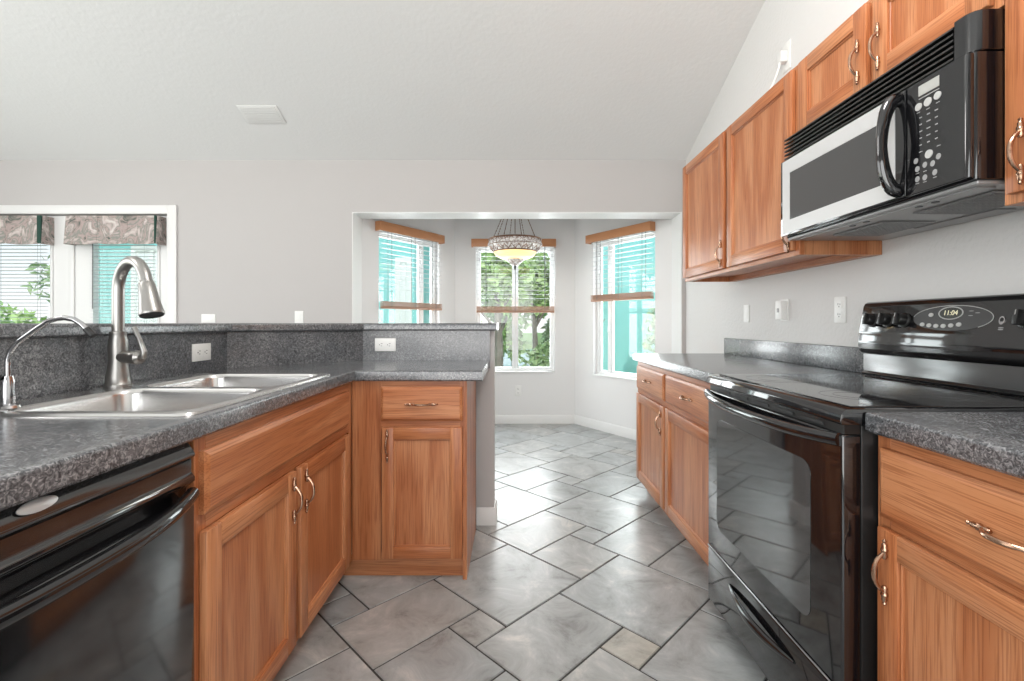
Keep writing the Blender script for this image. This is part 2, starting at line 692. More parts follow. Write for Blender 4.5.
def bay_wall(name, P, Q, s0, s1, e0=0.0, e1=0.0, flip=1):
    """local x from P to Q, local y outwards (flip)."""
    L, ang = seg_frame(P, Q)
    mb = MB()
    y0, y1 = (0, BT) if flip > 0 else (-BT, 0)
    mb.box(-e0, s0, y0, y1, 0, 2.5)
    mb.box(s1, L + e1, y0, y1, 0, 2.5)
    mb.box(s0, s1, y0, y1, 0, WZ0)
    mb.box(s0, s1, y0, y1, WZ1, 2.5)
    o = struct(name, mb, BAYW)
    o.location = (P[0], P[1], 0)
    o.rotation_euler = (0, 0, ang)
    return o, L, ang


# centre wall runs left->right so that outside is +y
PC, QC = BAY[2], BAY[1]
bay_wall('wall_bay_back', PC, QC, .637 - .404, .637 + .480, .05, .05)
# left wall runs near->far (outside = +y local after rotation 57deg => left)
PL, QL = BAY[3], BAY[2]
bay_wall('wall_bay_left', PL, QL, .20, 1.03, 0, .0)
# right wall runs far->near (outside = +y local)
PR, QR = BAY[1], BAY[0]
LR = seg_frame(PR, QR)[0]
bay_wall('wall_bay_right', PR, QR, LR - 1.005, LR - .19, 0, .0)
mb = MB()
mb.prism([(OPX0 - .1, ZB + TW), (OPX1 + .1, ZB + TW), (1.55, 4.16), (.78, 5.4), (-.7, 5.4), (-1.45, 4.16)], 2.44, 2.56)
struct('ceiling_bay', mb, CEIL)

BBH, BBT = .095, .014
bprof = [(0, 0), (BBT, 0), (BBT, BBH - .015), (BBT * .4, BBH), (0, BBH)]
mb = MB()
mb.sweep([BAY[0], BAY[1], BAY[2], BAY[3]], [(-a, z) for a, z in bprof])
struct('baseboard_bay', mb, WHITE)
mb = MB()
mb.sweep([(DX1 + .09, ZB), (OPX0, ZB)], bprof)
struct('baseboard_back', mb, WHITE)


# ---- bay windows
def window(name, P, Q, s0, s1, mull):
    L, ang = seg_frame(P, Q)
    r = sroot(name, (P[0], P[1], 0), ang)
    yo = .045
    mb = MB()
    fw = .032
    mb.box(s0, s0 + fw, yo, yo + .06, WZ0, WZ1, .004)
    mb.box(s1 - fw, s1, yo, yo + .06, WZ0, WZ1, .004)
    mb.box(s0 + fw, s1 - fw, yo, yo + .06, WZ0, WZ0 + fw + .01, .004)
    mb.box(s0 + fw, s1 - fw, yo, yo + .06, WZ1 - fw, WZ1, .004)
    mb.build('window_frame', VINYL, r)
    mb = MB()
    mb.box(s0 + .002, s1 - .002, -.018, yo + .004, WZ0 + .001, WZ0 + .018, .004)
    mb.build('window_sill', WHITE, r)
    mb = MB()
    mb.box(mull - .017, mull + .017, yo + .004, yo + .05, WZ0 + fw, WZ1 - fw, .004)
    mb.build('mullion', VINYL, r)
    for a, b in ((s0 + fw, mull - .017), (mull + .017, s1 - fw)):
        mb = MB()
        t = .018
        y0, y1 = yo + .015, yo + .045
        z0, z1 = WZ0 + fw + .01, WZ1 - fw
        mb.box(a, a + t, y0, y1, z0, z1, .003)
        mb.box(b - t, b, y0, y1, z0, z1, .003)
        mb.box(a + t, b - t, y0, y1, z0, z0 + t, .003)
        mb.box(a + t, b - t, y0, y1, z1 - t, z1, .003)
        sa = mb.build('sash', VINYL, r)
        mb = MB()
        mb.box(a + t - .004, b - t + .004, yo + .028, yo + .032, z0 + t - .004, z1 - t + .004)
        mb.build('pane', GLASS, sa)
    mb = MB()
    mb.box(mull - .012, mull + .012, yo - .012, yo + .004, 1.02, 1.09, .003)
    mb.build('latch', VINYL, r)
    return r


window('window_1', PC, QC, .637 - .404, .637 + .480, .637 + .036)
window('window_2', PL, QL, .20, 1.03, .82)
window('window_3', PR, QR, LR - 1.005, LR - .19, LR - .82)


def blind(label, P, Q, s0, s1, drop):
    L, ang = seg_frame(P, Q)
    r = thing('window_blind', label, 'blind', (P[0], P[1], WZ1), ang, 'wood blinds of the dining bay')
    a, b = s0 + .012, s1 - .012
    zz = -WZ1
    mb = MB()
    mb.box(s0 - .045, s1 + .005, -.075, -.055, 1.965 + zz, 2.05 + zz, .003)
    mb.box(s0 - .045, s0 - .03, -.055, -.002, 1.965 + zz, 2.05 + zz)
    mb.box(s1 - .010, s1 + .005, -.055, -.002, 1.965 + zz, 2.05 + zz)
    mb.build('valance', WOODB, r)
    mb = MB()
    mb.box(a, b, -.05, -.004, 1.985 + zz, 2.03 + zz, .002)
    mb.build('headrail', WHITE, r)
    mb = MB()
    n = int((1.95 - drop - .085) / .047)
    for i in range(n):
        z = 1.955 - i * .047 + zz
        M = Matrix.Translation((0, -.027, z)) @ Matrix.Rotation(R(5), 4, 'X')
        mb.box(a, b, -.024, .024, -.0015, .0015, M=M)
    mb.build('slats', SLAT, r)
    mb = MB()
    mb.box(a, b, -.052, -.003, drop + zz, drop + .022 + zz, .003)
    for k in range(5):
        z = drop + .024 + k * .0095 + zz
        mb.box(a, b, -.052, -.004, z, z + .006)
    mb.build('bottom_rail', WOODR, r)
    mb = MB()
    for t in (.12, .5, .88):
        x = a + (b - a) * t
        for y in (-.053, -.0025):
            mb.tube([(x, y, 1.99 + zz), (x, y, drop + .01 + zz)], .0024, 5)
    mb.build('ladder_cord', CORD, r)
    return r


blind('wood blind with tan valance on the centre window behind the hanging lamp', PC, QC, .637 - .404, .637 + .480, 1.237)
blind('wood blind with tan valance on the left angled window of the bay', PL, QL, .20, 1.03, 1.255)
blind('wood blind with tan valance on the right angled window, above the far countertop', PR, QR, LR - 1.005, LR - .19, 1.345)

# ---- french doors, trim, valances, mini blinds
mb = MB()
tw = .072
mb.box(DX1 - .004, DX1 + tw, ZB - .018, ZB, 0, DH + tw, .003)
mb.box(DX0 - tw, DX1 - .004, ZB - .018, ZB, DH, DH + tw, .003)
mb.box(DX0 - tw, DX0 + .004, ZB - .018, ZB, 0, DH, .003)
struct('trim_1', mb, WHITE)
DM = -3.702


def fdoor(name, x0, x1, g0, g1):
    r = sroot(name, ((x0 + x1) / 2, ZB + .04, 0))
    cx = (x0 + x1) / 2
    a, b = x0 + .003 - cx, x1 - .003 - cx
    g0, g1 = g0 - cx, g1 - cx
    zg0, zg1 = .22, 1.88
    mb = MB()
    mb.box(a, g0, 0, .044, .01, DH - .005)
    mb.box(g1, b, 0, .044, .01, DH - .005)
    mb.box(g0, g1, 0, .044, .01, zg0)
    mb.box(g0, g1, 0, .044, zg1, DH - .005)
    mb.build('door_leaf', WHITE, r)
    mb = MB()
    t = .022
    for (p, q, s_, u) in ((g0 - t, g0, zg0 - t, zg1 + t), (g1, g1 + t, zg0 - t, zg1 + t)):
        mb.box(p, q, -.010, 0, s_, u, .003)
    mb.box(g0, g1, -.010, 0, zg0 - t, zg0, .003)
    mb.box(g0, g1, -.010, 0, zg1, zg1 + t, .003)
    mb.build('glazing_bead', WHITE, r)
    mb = MB()
    mb.box(g0 - .004, g1 + .004, .02, .026, zg0 - .004, zg1 + .004)
    mb.build('pane', GLASS, r)
    mb = MB()
    s_ = 1 if name == 'door_1' else -1
    hx = (b - .05) if s_ > 0 else (a + .05)
    mb.lathe([(.025, 0), (.025, .006), (.009, .010), (.009, .045), (.024, .05), (.026, .065), (.015, .075)], (hx, 0, .95), (0, -1, 0), 16)
    mb.build('door_knob', NICKEL, r)
    return r


G1 = (-4.36, -3.885)
G2 = (-3.520, -2.985)
fdoor('door_1', DX0, DM, *G1)
fdoor('door_2', DM, DX1, *G2)
mb = MB()
mb.box(DM - .022, DM + .022, ZB + .026, ZB + .0395, .01, DH - .006, .003)
struct('trim_2', mb, WHITE)


def mini(label, g0, g1):
    r = thing('mini_blind', label, 'blind', ((g0 + g1) / 2, ZB + .026, 1.90), 0, 'mini blinds on the patio doors')
    h = (g1 - g0) / 2
    mb = MB()
    mb.box(-h, h, -.028, 0, -.02, .015, .002)
    mb.build('headrail', WHITE, r)
    mb = MB()
    z = -.04
    while z > -1.66:
        M = Matrix.Translation((0, -.014, z)) @ Matrix.Rotation(R(-6), 4, 'X')
        mb.box(-h, h, -.012, .012, -.0012, .0012, M=M)
        z -= .030
    mb.build('slats', SLAT, r)
    mb = MB()
    mb.box(-h, h, -.026, -.002, -1.69, -1.672, .002)
    mb.build('bottom_rail', WHITE, r)
    mb = MB()
    for t in (-.7, .7):
        for y in (-.0275, -.001):
            mb.tube([(h * t, y, -.02), (h * t, y, -1.68)], .001, 4)
    mb.build('ladder_cord', CORD, r)
    mb = MB()
    mb.tube([(-h + .03, -.034, -.02), (-h + .03, -.036, -.66)], .004, 6)
    mb.build('tilt_wand', CORD, r)
    return r


mini('white mini blind on the left patio door, cut by the photo edge', *G1)
mini('white mini blind on the right patio door, behind the gooseneck faucet', *G2)


def valance(label, x0, x1, splits, gap):
    z1, z0 = 2.006, 1.772
    r = thing('valance', label, 'valance', ((x0 + x1) / 2, ZB + .04, 1.770), 0, 'fabric valances above the patio doors')
    cx = (x0 + x1) / 2
    D = -.09
    mb = MB()
    xs = [x0 - cx] + [s_ - cx for s_ in splits] + [x1 - cx]
    n = 10
    for i in range(len(xs) - 1):
        a, b = xs[i] + (.001 if i else 0), xs[i + 1] - .001
        vs, fs = [], []
        for j in range(n + 1):
            t = j / n
            x = a + (b - a) * t
            bow = -.012 * math.sin(PI * t)
            sag = -.012 * math.sin(PI * t) + .004
            for (yy, zz) in ((D + bow * .3, z1), (D + bow - .012, (z0 + z1) / 2), (D + bow - .02, z0 + sag), (D + bow - .008, z0 + sag), (D + .012, z1)):
                vs.append((x, yy, zz - 1.770))
        k = 5
        for j in range(n):
            for q in range(k):
                fs.append([j * k + q, j * k + (q + 1) % k, (j + 1) * k + (q + 1) % k, (j + 1) * k + q])
        fs.append(list(range(k)))
        fs.append([n * k + q for q in range(k)])
        mb.add(vs, fs)
    for x in (xs[0], xs[-1]):
        mb.prism([(D, z1 - 1.770), (-.001, z1 - 1.770), (-.001, .004), (D - .02, .0)], x - .003, x + .003, 'x')
    mb.build('fabric_panel', VALF, r)
    mb = MB()
    for x in gap:
        gw = .016 if len(splits) < 2 else .006
        mb.prism([(x - cx - gw, D - .023), (x - cx + gw, D - .023), (x - cx + gw * .8, D - .004), (x - cx - gw * .8, D - .004)], .006, z1 - 1.770 - .002, 'z')
    mb.build('inverted_pleat', VALG, r)
    mb = MB()
    mb.box(xs[0] + .004, xs[-1] - .004, D + .014, -.001, z1 - 1.770 - .02, z1 - 1.770 - .002)
    mb.build('mounting_board', WHITE, r)
    return r


valance('swirl patterned fabric valance with green pleat over the right patio door', -3.672, -2.915, [-3.407, -3.160], [-2.925])
valance('swirl patterned fabric valance with dark green pleat over the left patio door', -4.62, -3.858, [-4.16], [-3.874])

# ---- ceiling vent
vz = 3.464
th = math.atan(CS)
r = thing('ceiling_vent', 'white square air vent set in the sloped ceiling', 'vent', (-1.843, vz, ceil_h(vz)), 0)
r.rotation_euler = (-th, 0, 0)
mb = MB()
mb.box(-.145, .145, -.085, .085, -.007, -.001, .003)
mb.build('vent_frame', WHITE, r)
mb = MB()
for i in range(9):
    M = Matrix.Translation((0, -.064 + i * .016, -.008)) @ Matrix.Rotation(R(30), 4, 'X')
    mb.box(-.125, .125, -.007, .007, -.001, .001, M=M)
mb.build('louvre', WHITE, r)


# ------------------------------------------------------------------ cabinets
def pull_mesh(axis, x, z, y=-.02, L=.090):
    mb = MB()
    n = 16
    pts, rs = [], []
    for i in range(n + 1):
        t = -1 + 2 * i / n
        a = t * L / 2
        out = .025 * (1 - abs(t) ** 2.6) + .004
        p = (x + a, y - out, z) if axis == 'x' else (x, y - out, z + a)
        pts.append(p)
        rs.append(.0036 + .0014 * math.cos(t * PI / 2))
    mb.tube(pts, rs, 10)
    for s_ in (-1, 1):
        q = []
        for a, rr in ((-.016, .0035), (-.010, .0062), (-.003, .0048), (.004, .0074), (.010, .0052), (.016, .0054), (.020, .003), (.024, .0045), (.028, .001)):
            c = s_ * (L / 2 + a)
            q.append(((x + c, y - .006, z) if axis == 'x' else (x, y - .006, z + c), rr))
        mb.tube([p for p, _ in q], [rr for _, rr in q], 10)
    return mb


def add_pull(parent, axis, x, z, y=-.02):
    return pull_mesh(axis, x, z, y).build('handle', COPPER, parent)


def cab_door(parent, x0, x1, z0, z1, hx=None, hz=None, sw=.056):
    mb = MB()
    t = .020
    mb.box(x0, x0 + sw, -t, -.0005, z0, z1, .004, 2, 0)
    mb.box(x1 - sw, x1, -t, -.0005, z0, z1, .004, 2, 0)
    mb.box(x0 + sw - .002, x1 - sw + .002, -t, -.0005, z1 - sw, z1, .0035, 2, 1)
    mb.box(x0 + sw - .002, x1 - sw + .002, -t, -.0005, z0, z0 + sw, .0035, 2, 1)
    # stepped inner moulding and recessed flat panel
    g = .006
    mb.box(x0 + sw - .001, x0 + sw + g, -t + .006, -.001, z0 + sw, z1 - sw, .002, 1, 0)
    mb.box(x1 - sw - g, x1 - sw + .001, -t + .006, -.001, z0 + sw, z1 - sw, .002, 1, 0)
    mb.box(x0 + sw, x1 - sw, -t + .006, -.001, z1 - sw - g, z1 - sw + .001, .002, 1, 1)
    mb.box(x0 + sw, x1 - sw, -t + .006, -.001, z0 + sw - .001, z0 + sw + g, .002, 1, 1)
    mb.box(x0 + sw, x1 - sw, -t + .011, -.001, z0 + sw, z1 - sw, 0, 1, 0)
    d = mb.build('door', [OV, OH], parent)
    if hx is not None:
        add_pull(d, 'z', hx, hz)
    return d


def cab_drawer(parent, x0, x1, z0, z1, pull=True, name='drawer'):
    mb = MB()
    bm = bmesh.new()
    t, b = .020, .012
    vs = []
    for (i, y) in ((0, -.0005), (0, -t + .007), (b, -t)):
        vs.append([bm.verts.new(p) for p in ((x0 + i, y, z0 + i), (x1 - i, y, z0 + i), (x1 - i, y, z1 - i), (x0 + i, y, z1 - i))])
    for a, c in ((0, 1), (1, 2)):
        for k in range(4):
            bm.faces.new([vs[a][k], vs[a][(k + 1) % 4], vs[c][(k + 1) % 4], vs[c][k]])
    bm.faces.new(vs[2])
    bm.faces.new(vs[0][::-1])
    mb.bm(bm)
    d = mb.build(name, OH, parent, smooth=20)
    if pull:
        add_pull(d, 'x', (x0 + x1) / 2, (z0 + z1) / 2)
    return d


def carcass(parent, W, D, z0, z1, rails, stiles, kick=True, sw=.038, top=True):
    """open-fronted box + face frame. front plane y=0, z in local; rails: list of (z0,z1); stiles: x list of mids"""
    mb = MB()
    t = .016
    ft = .019
    zb = z0 + (.03 if not kick else .02)
    mb.box(0, t, ft, D, z0, z1, 0, 1, 0)
    mb.box(W - t, W, ft, D, z0, z1, 0, 1, 0)
    mb.box(t, W - t, ft, D, zb, zb + t, 0, 1, 1)
    if top:
        mb.box(t, W - t, ft, D - t, z1 - t, z1, 0, 1, 1)
    mb.box(t, W - t, D - t, D, zb + t, z1, 0, 1, 0)
    if not kick:
        mb.box(t, W - t, ft, ft + .018, z0, zb, 0, 1, 1)
        mb.box(t, W - t, D - .04, D, z0, zb, 0, 1, 1)
    mb.build('carcass', [OV, OH], parent)
    mb = MB()
    e = .0015
    mb.box(0, sw, 0, ft, z0, z1, e, 1, 0)
    mb.box(W - sw, W, 0, ft, z0, z1, e, 1, 0)
    for a, b in rails:
        mb.box(sw, W - sw, 0, ft, a, b, 0, 1, 1)
    for x, a, b in stiles:
        mb.box(x - sw / 2, x + sw / 2, 0.0005, ft, a, b, 0, 1, 0)
    mb.build('face_frame', [OV, OH], parent)
    if kick:
        mb = MB()
        mb.box(0, W, .062, .078, 0, z0 + .02, 0, 1, 0)
        mb.build('toe_kick', OH, parent)


CT0, CT1 = .871, .9165          # countertop bottom / top
FZ0, DZ0, DZ1, WZ_0, WZ_1 = .086, .104, .664, .694, .842


def base_rails():
    return [(FZ0, FZ0 + .035), (.655, .704), (.832, CT0 - .001)]


XF = .843                       # face plane, right-hand run
# right far base cabinet
r = thing('base_cabinet', 'pale oak base cabinet with two drawers over two doors between bay and range', 'cabinet', (XF, 3.15, 0), R(-90), 'oak base cabinets')
W_ = 1.295
carcass(r, W_, XR - XF - .003, FZ0, CT0 - .001, base_rails(), [(.60, FZ0, CT0 - .001)])
cab_drawer(r, .035, .583, WZ_0, WZ_1)
cab_drawer(r, .617, 1.265, WZ_0, WZ_1)
cab_door(r, .035, .583, DZ0, DZ1, .552, .57)
cab_door(r, .617, 1.288, DZ0, DZ1, 1.264, .57)
# right near base cabinet
r = thing('base_cabinet', 'oak base cabinet with one wide drawer over one door at the right photo edge', 'cabinet', (XF, 1.083, 0), R(-90), 'oak base cabinets')
carcass(r, .62, XR - XF - .003, FZ0, CT0 - .001, base_rails(), [])
cab_drawer(r, .022, .598, WZ_0 - .006, WZ_1)
cab_door(r, .022, .598, DZ0, DZ1 + .002, .052, .575)

# sink base (faces +x): local x runs away from the camera
XS = -.700
r = thing('base_cabinet', 'oak sink base cabinet with a plain panel over two doors beside the dishwasher', 'cabinet', (XS, 1.036, 0), R(90), 'oak base cabinets')
W_ = 2.0515 - 1.036
carcass(r, W_, .585, FZ0, CT0 - .001, base_rails(), [(.464, FZ0, .69)], top=False)
cab_drawer(r, .012, .937, WZ_0, WZ_1 - .006, pull=False, name='false_drawer_front')
cab_door(r, .012, .450, DZ0, DZ1 - .008, .420, .572)
cab_door(r, .478, .937, DZ0, DZ1 - .008, .508, .572)

# peninsula cabinet (faces the camera)
YP = 2.053
r = thing('base_cabinet', 'narrow reddish oak peninsula cabinet with one drawer over one door', 'cabinet', (-.699, YP, 0), 0, 'oak base cabinets')
W_ = .502
mb = MB()
t = .016
mb.box(W_ - .018, W_, 0, .52, .0, CT0 - .001, .001, 1, 0)
mb.box(0, W_ - .018, .10, .116, FZ0 + .02, CT0 - .001, 0, 1, 0)
mb.box(0, W_ - .018, .116, .52, FZ0 + .02, FZ0 + .036, 0, 1, 1)
mb.build('carcass', [OV, OH], r)
mb = MB()
mb.box(0, .128, 0, .019, FZ0, CT0 - .001, .001, 1, 0)
mb.box(W_ - .030, W_ - .0005, -.0005, .019, FZ0, CT0 - .001, .001, 1, 0)
for a, b in base_rails():
    mb.box(.128, W_ - .030, 0, .019, a, b, 0, 1, 1)
mb.box(.125, .128, -.001, .019, FZ0, CT0 - .001, 0, 1, 0)
mb.build('face_frame', [OV, OH], r)
mb = MB()
mb.box(-.05, W_ - .018, .036, .052, 0, FZ0 - .001, 0, 1, 0)
mb.build('toe_kick', OH, r)
cab_drawer(r, .130, .484, WZ_0 + .002, WZ_1 + .004)
cab_door(r, .134, .484, DZ0 - .004, DZ1 + .006, .160, .590, .052)

# upper cabinets
XU = 1.125
UZ0, UZ1 = 1.389, 2.14
DU = XR - XU - .003
r = thing('wall_cabinet', 'oak two door wall cabinet above the far countertop, left of the microwave', 'cabinet', (XU, 3.056, UZ0), R(-90), 'oak wall cabinets')
hh = UZ1 - UZ0
W_ = 3.056 - 1.838
carcass(r, W_, DU, 0, hh, [(0, .038), (hh - .038, hh)], [(.612, 0, hh)], kick=False)
cab_door(r, .008, .592, .020, hh - .014, .572, .100)
cab_door(r, .632, W_ - .022, .020, hh - .014, W_ - .034, .085)
r = thing('wall_cabinet', 'short oak two door wall cabinet directly above the microwave', 'cabinet', (XU, 1.836, 1.849), R(-90), 'oak wall cabinets')
hh2 = UZ1 - 1.849
carcass(r, .760, DU, 0, hh2, [(0, .03), (hh2 - .03, hh2)], [(.38, 0, hh2)], kick=False)
cab_door(r, .018, .366, .012, hh2 - .014, .338, .105)
cab_door(r, .394, .742, .012, hh2 - .014, .422, .105)
r = thing('wall_cabinet', 'oak wall cabinet at the right photo edge, nearer than the microwave', 'cabinet', (XU, 1.074, UZ0), R(-90), 'oak wall cabinets')
carcass(r, .62, DU, 0, hh, [(0, .038), (hh - .038, hh)], [], kick=False)
cab_door(r, .020, .598, .020, hh - .014, .058, .105)


# ------------------------------------------------------------------ countertops
def edge_prof(w, z0=CT0, z1=CT1, r=.007):
    """front edge: origin at the front face, offset<0 goes back under the top"""
    p = [(-w, z0), (0 - .006, z0)]
    p += [(0, z0 + .006)]
    p += [(-r + r * math.cos(R(a)), z1 - r + r * math.sin(R(a))) for a in (0, 22, 45, 68, 90)]
    p += [(-w, z1)]
    return p


EX = -.676                       # front edge, sink run
EY = 2.025                       # front edge, peninsula
BX, BY = -1.300, 2.600           # faces of the splash
BA, BB = (-1.300, 2.146), (-.824, 2.600)
SX0, SX1, SZ0, SZ1 = -1.268, -.708, 1.030, 1.864    # sink outer rim
hx0, hx1, hz0, hz1 = SX0 + .02, SX1 - .02, SZ0 + .02, SZ1 - .02
NZ = .36
mb = MB()
wst = .03
# profile is right of travel: aisle side is to the right when walking away from the camera
mb.sweep([(EX, NZ), (EX, EY), (-.128, EY)], edge_prof(wst))


def slab(mb, poly):
    mb.prism(poly, CT0, CT1)


xi = EX - wst - .0005
slab(mb, [(hx1, hz0), (xi, hz0), (xi, hz1), (hx1, hz1)])
slab(mb, [(BX + .001, NZ), (xi, NZ), (xi, hz0), (BX + .001, hz0)])
slab(mb, [(BX + .001, hz0), (hx0, hz0), (hx0, hz1), (BX + .001, hz1)])
slab(mb, [(BX + .001, hz1), (xi, hz1), (xi, EY + wst), (xi, BY - .001), (BB[0], BB[1] - .0015), (BX + .001, BA[1] - .001)])
slab(mb, [(xi, EY + wst), (-.128, EY + wst), (-.128, BY - .001), (xi, BY - .001)])
o = mb.build('countertop', LAM, None, 30)
tag(o, 'dark slate laminate countertop holding the steel sink and turning along the peninsula', 'countertop', 'slate laminate countertops')

# right side: far and near counters, each with its splash
def right_counter(label, za, zb):
    r = thing('countertop', label, 'countertop', (.815, zb, CT0), R(-90), 'slate laminate countertops')
    mb = MB()
    Lc = zb - za
    D = XR - .815 - .002
    p = [(y * -1, z - CT0) for y, z in edge_prof(D)]
    mb.prism([(q[0], q[1]) for q in p], 0, Lc, 'x')
    mb.build('counter_slab', LAM, r, 30)
    mb = MB()
    mb.box(0, Lc, D - .019, D, CT1 - CT0, CT1 - CT0 + .105, .004)
    mb.build('backsplash', LAM, r, 30)


right_counter('slate laminate countertop with low splash between the bay and the range', 1.846, 3.172)
right_counter('slate laminate countertop with low splash at the right photo edge, nearer than the range', .46, 1.084)

# pony wall behind the splash, splash, bar top
wl = [(-1.318, NZ), (-1.318, BA[1] + .0075), (BB[0] - .0075, BY + .018), (-.100, BY + .018)]
mb = MB()
mb.sweep(wl, [(0, 0), (0, 1.080), (-.115, 1.080), (-.115, 0)])
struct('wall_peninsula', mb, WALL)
mb = MB()
mb.sweep([(-.197, BY + .018), (-.100, BY + .018), (-.100, BY + .133), (-.197, BY + .133)], [(o_, z_) for o_, z_ in bprof])
struct('baseboard_peninsula', mb, WHITE)
mb = MB()
mb.sweep([(BX - .001, NZ), (BX - .001, BA[1]), (BB[0], BB[1] + .001), (-.122, BY + .001)], [(0, CT0 + .0005), (0, 1.080), (-.0155, 1.080), (-.0155, CT0 + .0005)])
o = mb.build('backsplash', LAM, None, 30)
tag(o, 'tall dark slate laminate splash behind the sink under the raised bar', 'backsplash')
mb = MB()
bz0, bz1 = 1.0815, 1.121
pf = [(.0, bz0), (.006, bz0 + .006)] + [(-.006 + .012 * math.cos(R(a)), bz1 - .012 + .012 * math.sin(R(a))) for a in (0, 30, 60, 90)] + [(-.36, bz1), (-.366, bz1 - .008), (-.366, bz0 + .006), (-.36, bz0)]
mb.sweep([(-1.284, NZ - .03), (-1.284, 2.150), (-.815, 2.582), (-.083, 2.582)], pf)
o = mb.build('bar_top', LAM, None, 30)
tag(o, 'raised slate laminate bar top wrapping above the splash and the peninsula', 'bar top')


# ------------------------------------------------------------------ sink
r = thing('sink', 'stainless steel double bowl sink dropped into the slate countertop', 'sink', ((SX0 + SX1) / 2, (SZ0 + SZ1) / 2, CT1))
cx, cy = (SX0 + SX1) / 2, (SZ0 + SZ1) / 2
hw, hl = (SX1 - SX0) / 2, (SZ1 - SZ0) / 2
# back deck is 9 cm wide
bowls = [(-hw + .095, hw - .028, -hl + .030, -.020), (-hw + .095, hw - .028, .020, hl - .030)]
bm = bmesh.new()


def loop(bm, pts, z):
    return [bm.verts.new((p[0], p[1], z)) for p in pts]


def loft(bm, a, b):
    k = len(a)
    for i in range(k):
        bm.faces.new([a[i], a[(i + 1) % k], b[(i + 1) % k], b[i]])


o0 = loop(bm, rrect(-hw, hw, -hl, hl, .035), .0004)
o1 = loop(bm, rrect(-hw + .003, hw - .003, -hl + .003, hl - .003, .033), .006)
o2 = loop(bm, rrect(-hw + .010, hw - .010, -hl + .010, hl - .010, .027), .0075)
loft(bm, o0, o1)
loft(bm, o1, o2)
inner = []
for b in bowls:
    inner.append(loop(bm, rrect(b[0], b[1], b[2], b[3], .055), .0065))
ed = []
for L_ in [o2] + inner:
    for i in range(len(L_)):
        e = bm.edges.get((L_[i], L_[(i + 1) % len(L_)])) or bm.edges.new((L_[i], L_[(i + 1) % len(L_)]))
        ed.append(e)
bmesh.ops.triangle_fill(bm, use_beauty=True, use_dissolve=False, edges=ed)
mb = MB()
mb.bm(bm)
mb.build('rim_deck', STEEL, r, 40)
for b in bowls:
    bm = bmesh.new()
    prev = None
    for i, (ins, z) in enumerate(((0, .0065), (.004, .002), (.007, -.01), (.012, -.10), (.018, -.150), (.030, -.168), (.055, -.176))):
        L_ = loop(bm, rrect(b[0] + ins, b[1] - ins, b[2] + ins, b[3] - ins, max(.055 - ins * .3, .03)), z)
        if prev:
            loft(bm, prev, L_)
        prev = L_
    bm.faces.new(prev)
    mb = MB()
    mb.bm(bm)
    bo = mb.build('bowl', STEEL, r, 60)
    mb = MB()
    mb.lathe([(.045, -.1758), (.045, -.173), (.036, -.1735), (.030, -.1755)], ((b[0] + b[1]) / 2, (b[2] + b[3]) / 2, 0), n=20)
    mb.build('drain', CHROME, bo)

# gooseneck faucet
FX, FY = -1.240, 1.480
r = thing('faucet', 'tall brushed nickel gooseneck pull-down faucet on the sink deck', 'faucet', (FX, FY, CT1 + .0072))
mb = MB()
mb.lathe([(.036, 0), (.036, .006), (.033, .010), (.032, .03), (.028, .055), (.0245, .085), (.0265, .12), (.0245, .145), (.021, .158), (.022, .162), (.022, .170), (.017, .172)], n=28)
mb.build('body', NICKEL, r)
dirv = Vector((.90, -.44, 0)).normalized()
mb = MB()
pts = [(0, 0, .168), (0, 0, .22), (0, 0, .295)]
RA = .080
for i in range(1, 19):
    a = R(180 - i * 9.2)
    c = dirv * (RA + RA * math.cos(a))
    pts.append((c.x, c.y, .302 + RA * 1.08 * math.sin(a)))
mb.tube(pts, .0165, 18)
mb.build('spout', NICKEL, r)
e = Vector(pts[-1])
d = (e - Vector(pts[-2])).normalized()
mb = MB()
mb.lathe([(.0175, -.002), (.0195, .004), (.0190, .006), (.0215, .010), (.0245, .05), (.0300, .09), (.0325, .100), (.0315, .106)], e, d, 24)
sh = mb.build('spray_head', NICKEL, r)
mb = MB()
mb.lathe([(.0300, 0), (.0290, .003), (.012, .002)], e + d * .106, d, 24)
mb.build('spray_face', BSAT, sh)
sd = Vector((.93, -.30, .0)).normalized()
mb = MB()
mb.lathe([(.018, .012), (.0185, .04), (.0195, .066), (.018, .074), (.021, .078), (.021, .094), (.013, .104)], (0, 0, .092), sd, 20)
mb.build('valve_stem', NICKEL, r)
mb = MB()
p0 = Vector((0, 0, .092)) + sd * .085
mb.tube([p0 + sd * .002, p0 + sd * .026 + Vector((0, 0, .004)), p0 + sd * .030 + Vector((0, 0, .016)), p0 + sd * .008 + Vector((0, 0, .058)), p0 - sd * .014 + Vector((0, 0, .092))], [.010, .011, .009, .0065, .0075], 12)
mb.build('lever', NICKEL, r)

# filter tap
GX, GY = -1.180, 1.100
r = thing('filter_tap', 'slim chrome filtered water tap with black tip at the left photo edge', 'faucet', (GX, GY, CT1 + .0072))
zb = CT1 + .0072
mb = MB()
mb.lathe([(.024, 0), (.022, .006), (.0135, .010), (.0135, .06), (.011, .068), (.0095, .075)], n=20)
mb.build('body', CHROME, r)
mb = MB()
P2 = [(0, .07), (0, .112), (.006, .132), (.020, .150), (.064, .182), (.095, .203), (.114, .2085), (.132, .2105), (.154, .207), (.172, .196), (.188, .180)]
pts = []
for i in range(len(P2) - 1):
    for k in range(3):
        t = k / 3
        pts.append((P2[i][0] + (P2[i + 1][0] - P2[i][0]) * t, 0, P2[i][1] + (P2[i + 1][1] - P2[i][1]) * t))
pts.append((P2[-1][0], 0, P2[-1][1]))
mb.tube(pts, .0060, 12)
mb.build('spout', CHROME, r)
mb = MB()
mb.tube([(.184, 0, .1845), (.200, 0, .1675)], .0078, 12)
mb.build('tip', BSAT, r)
mb = MB()
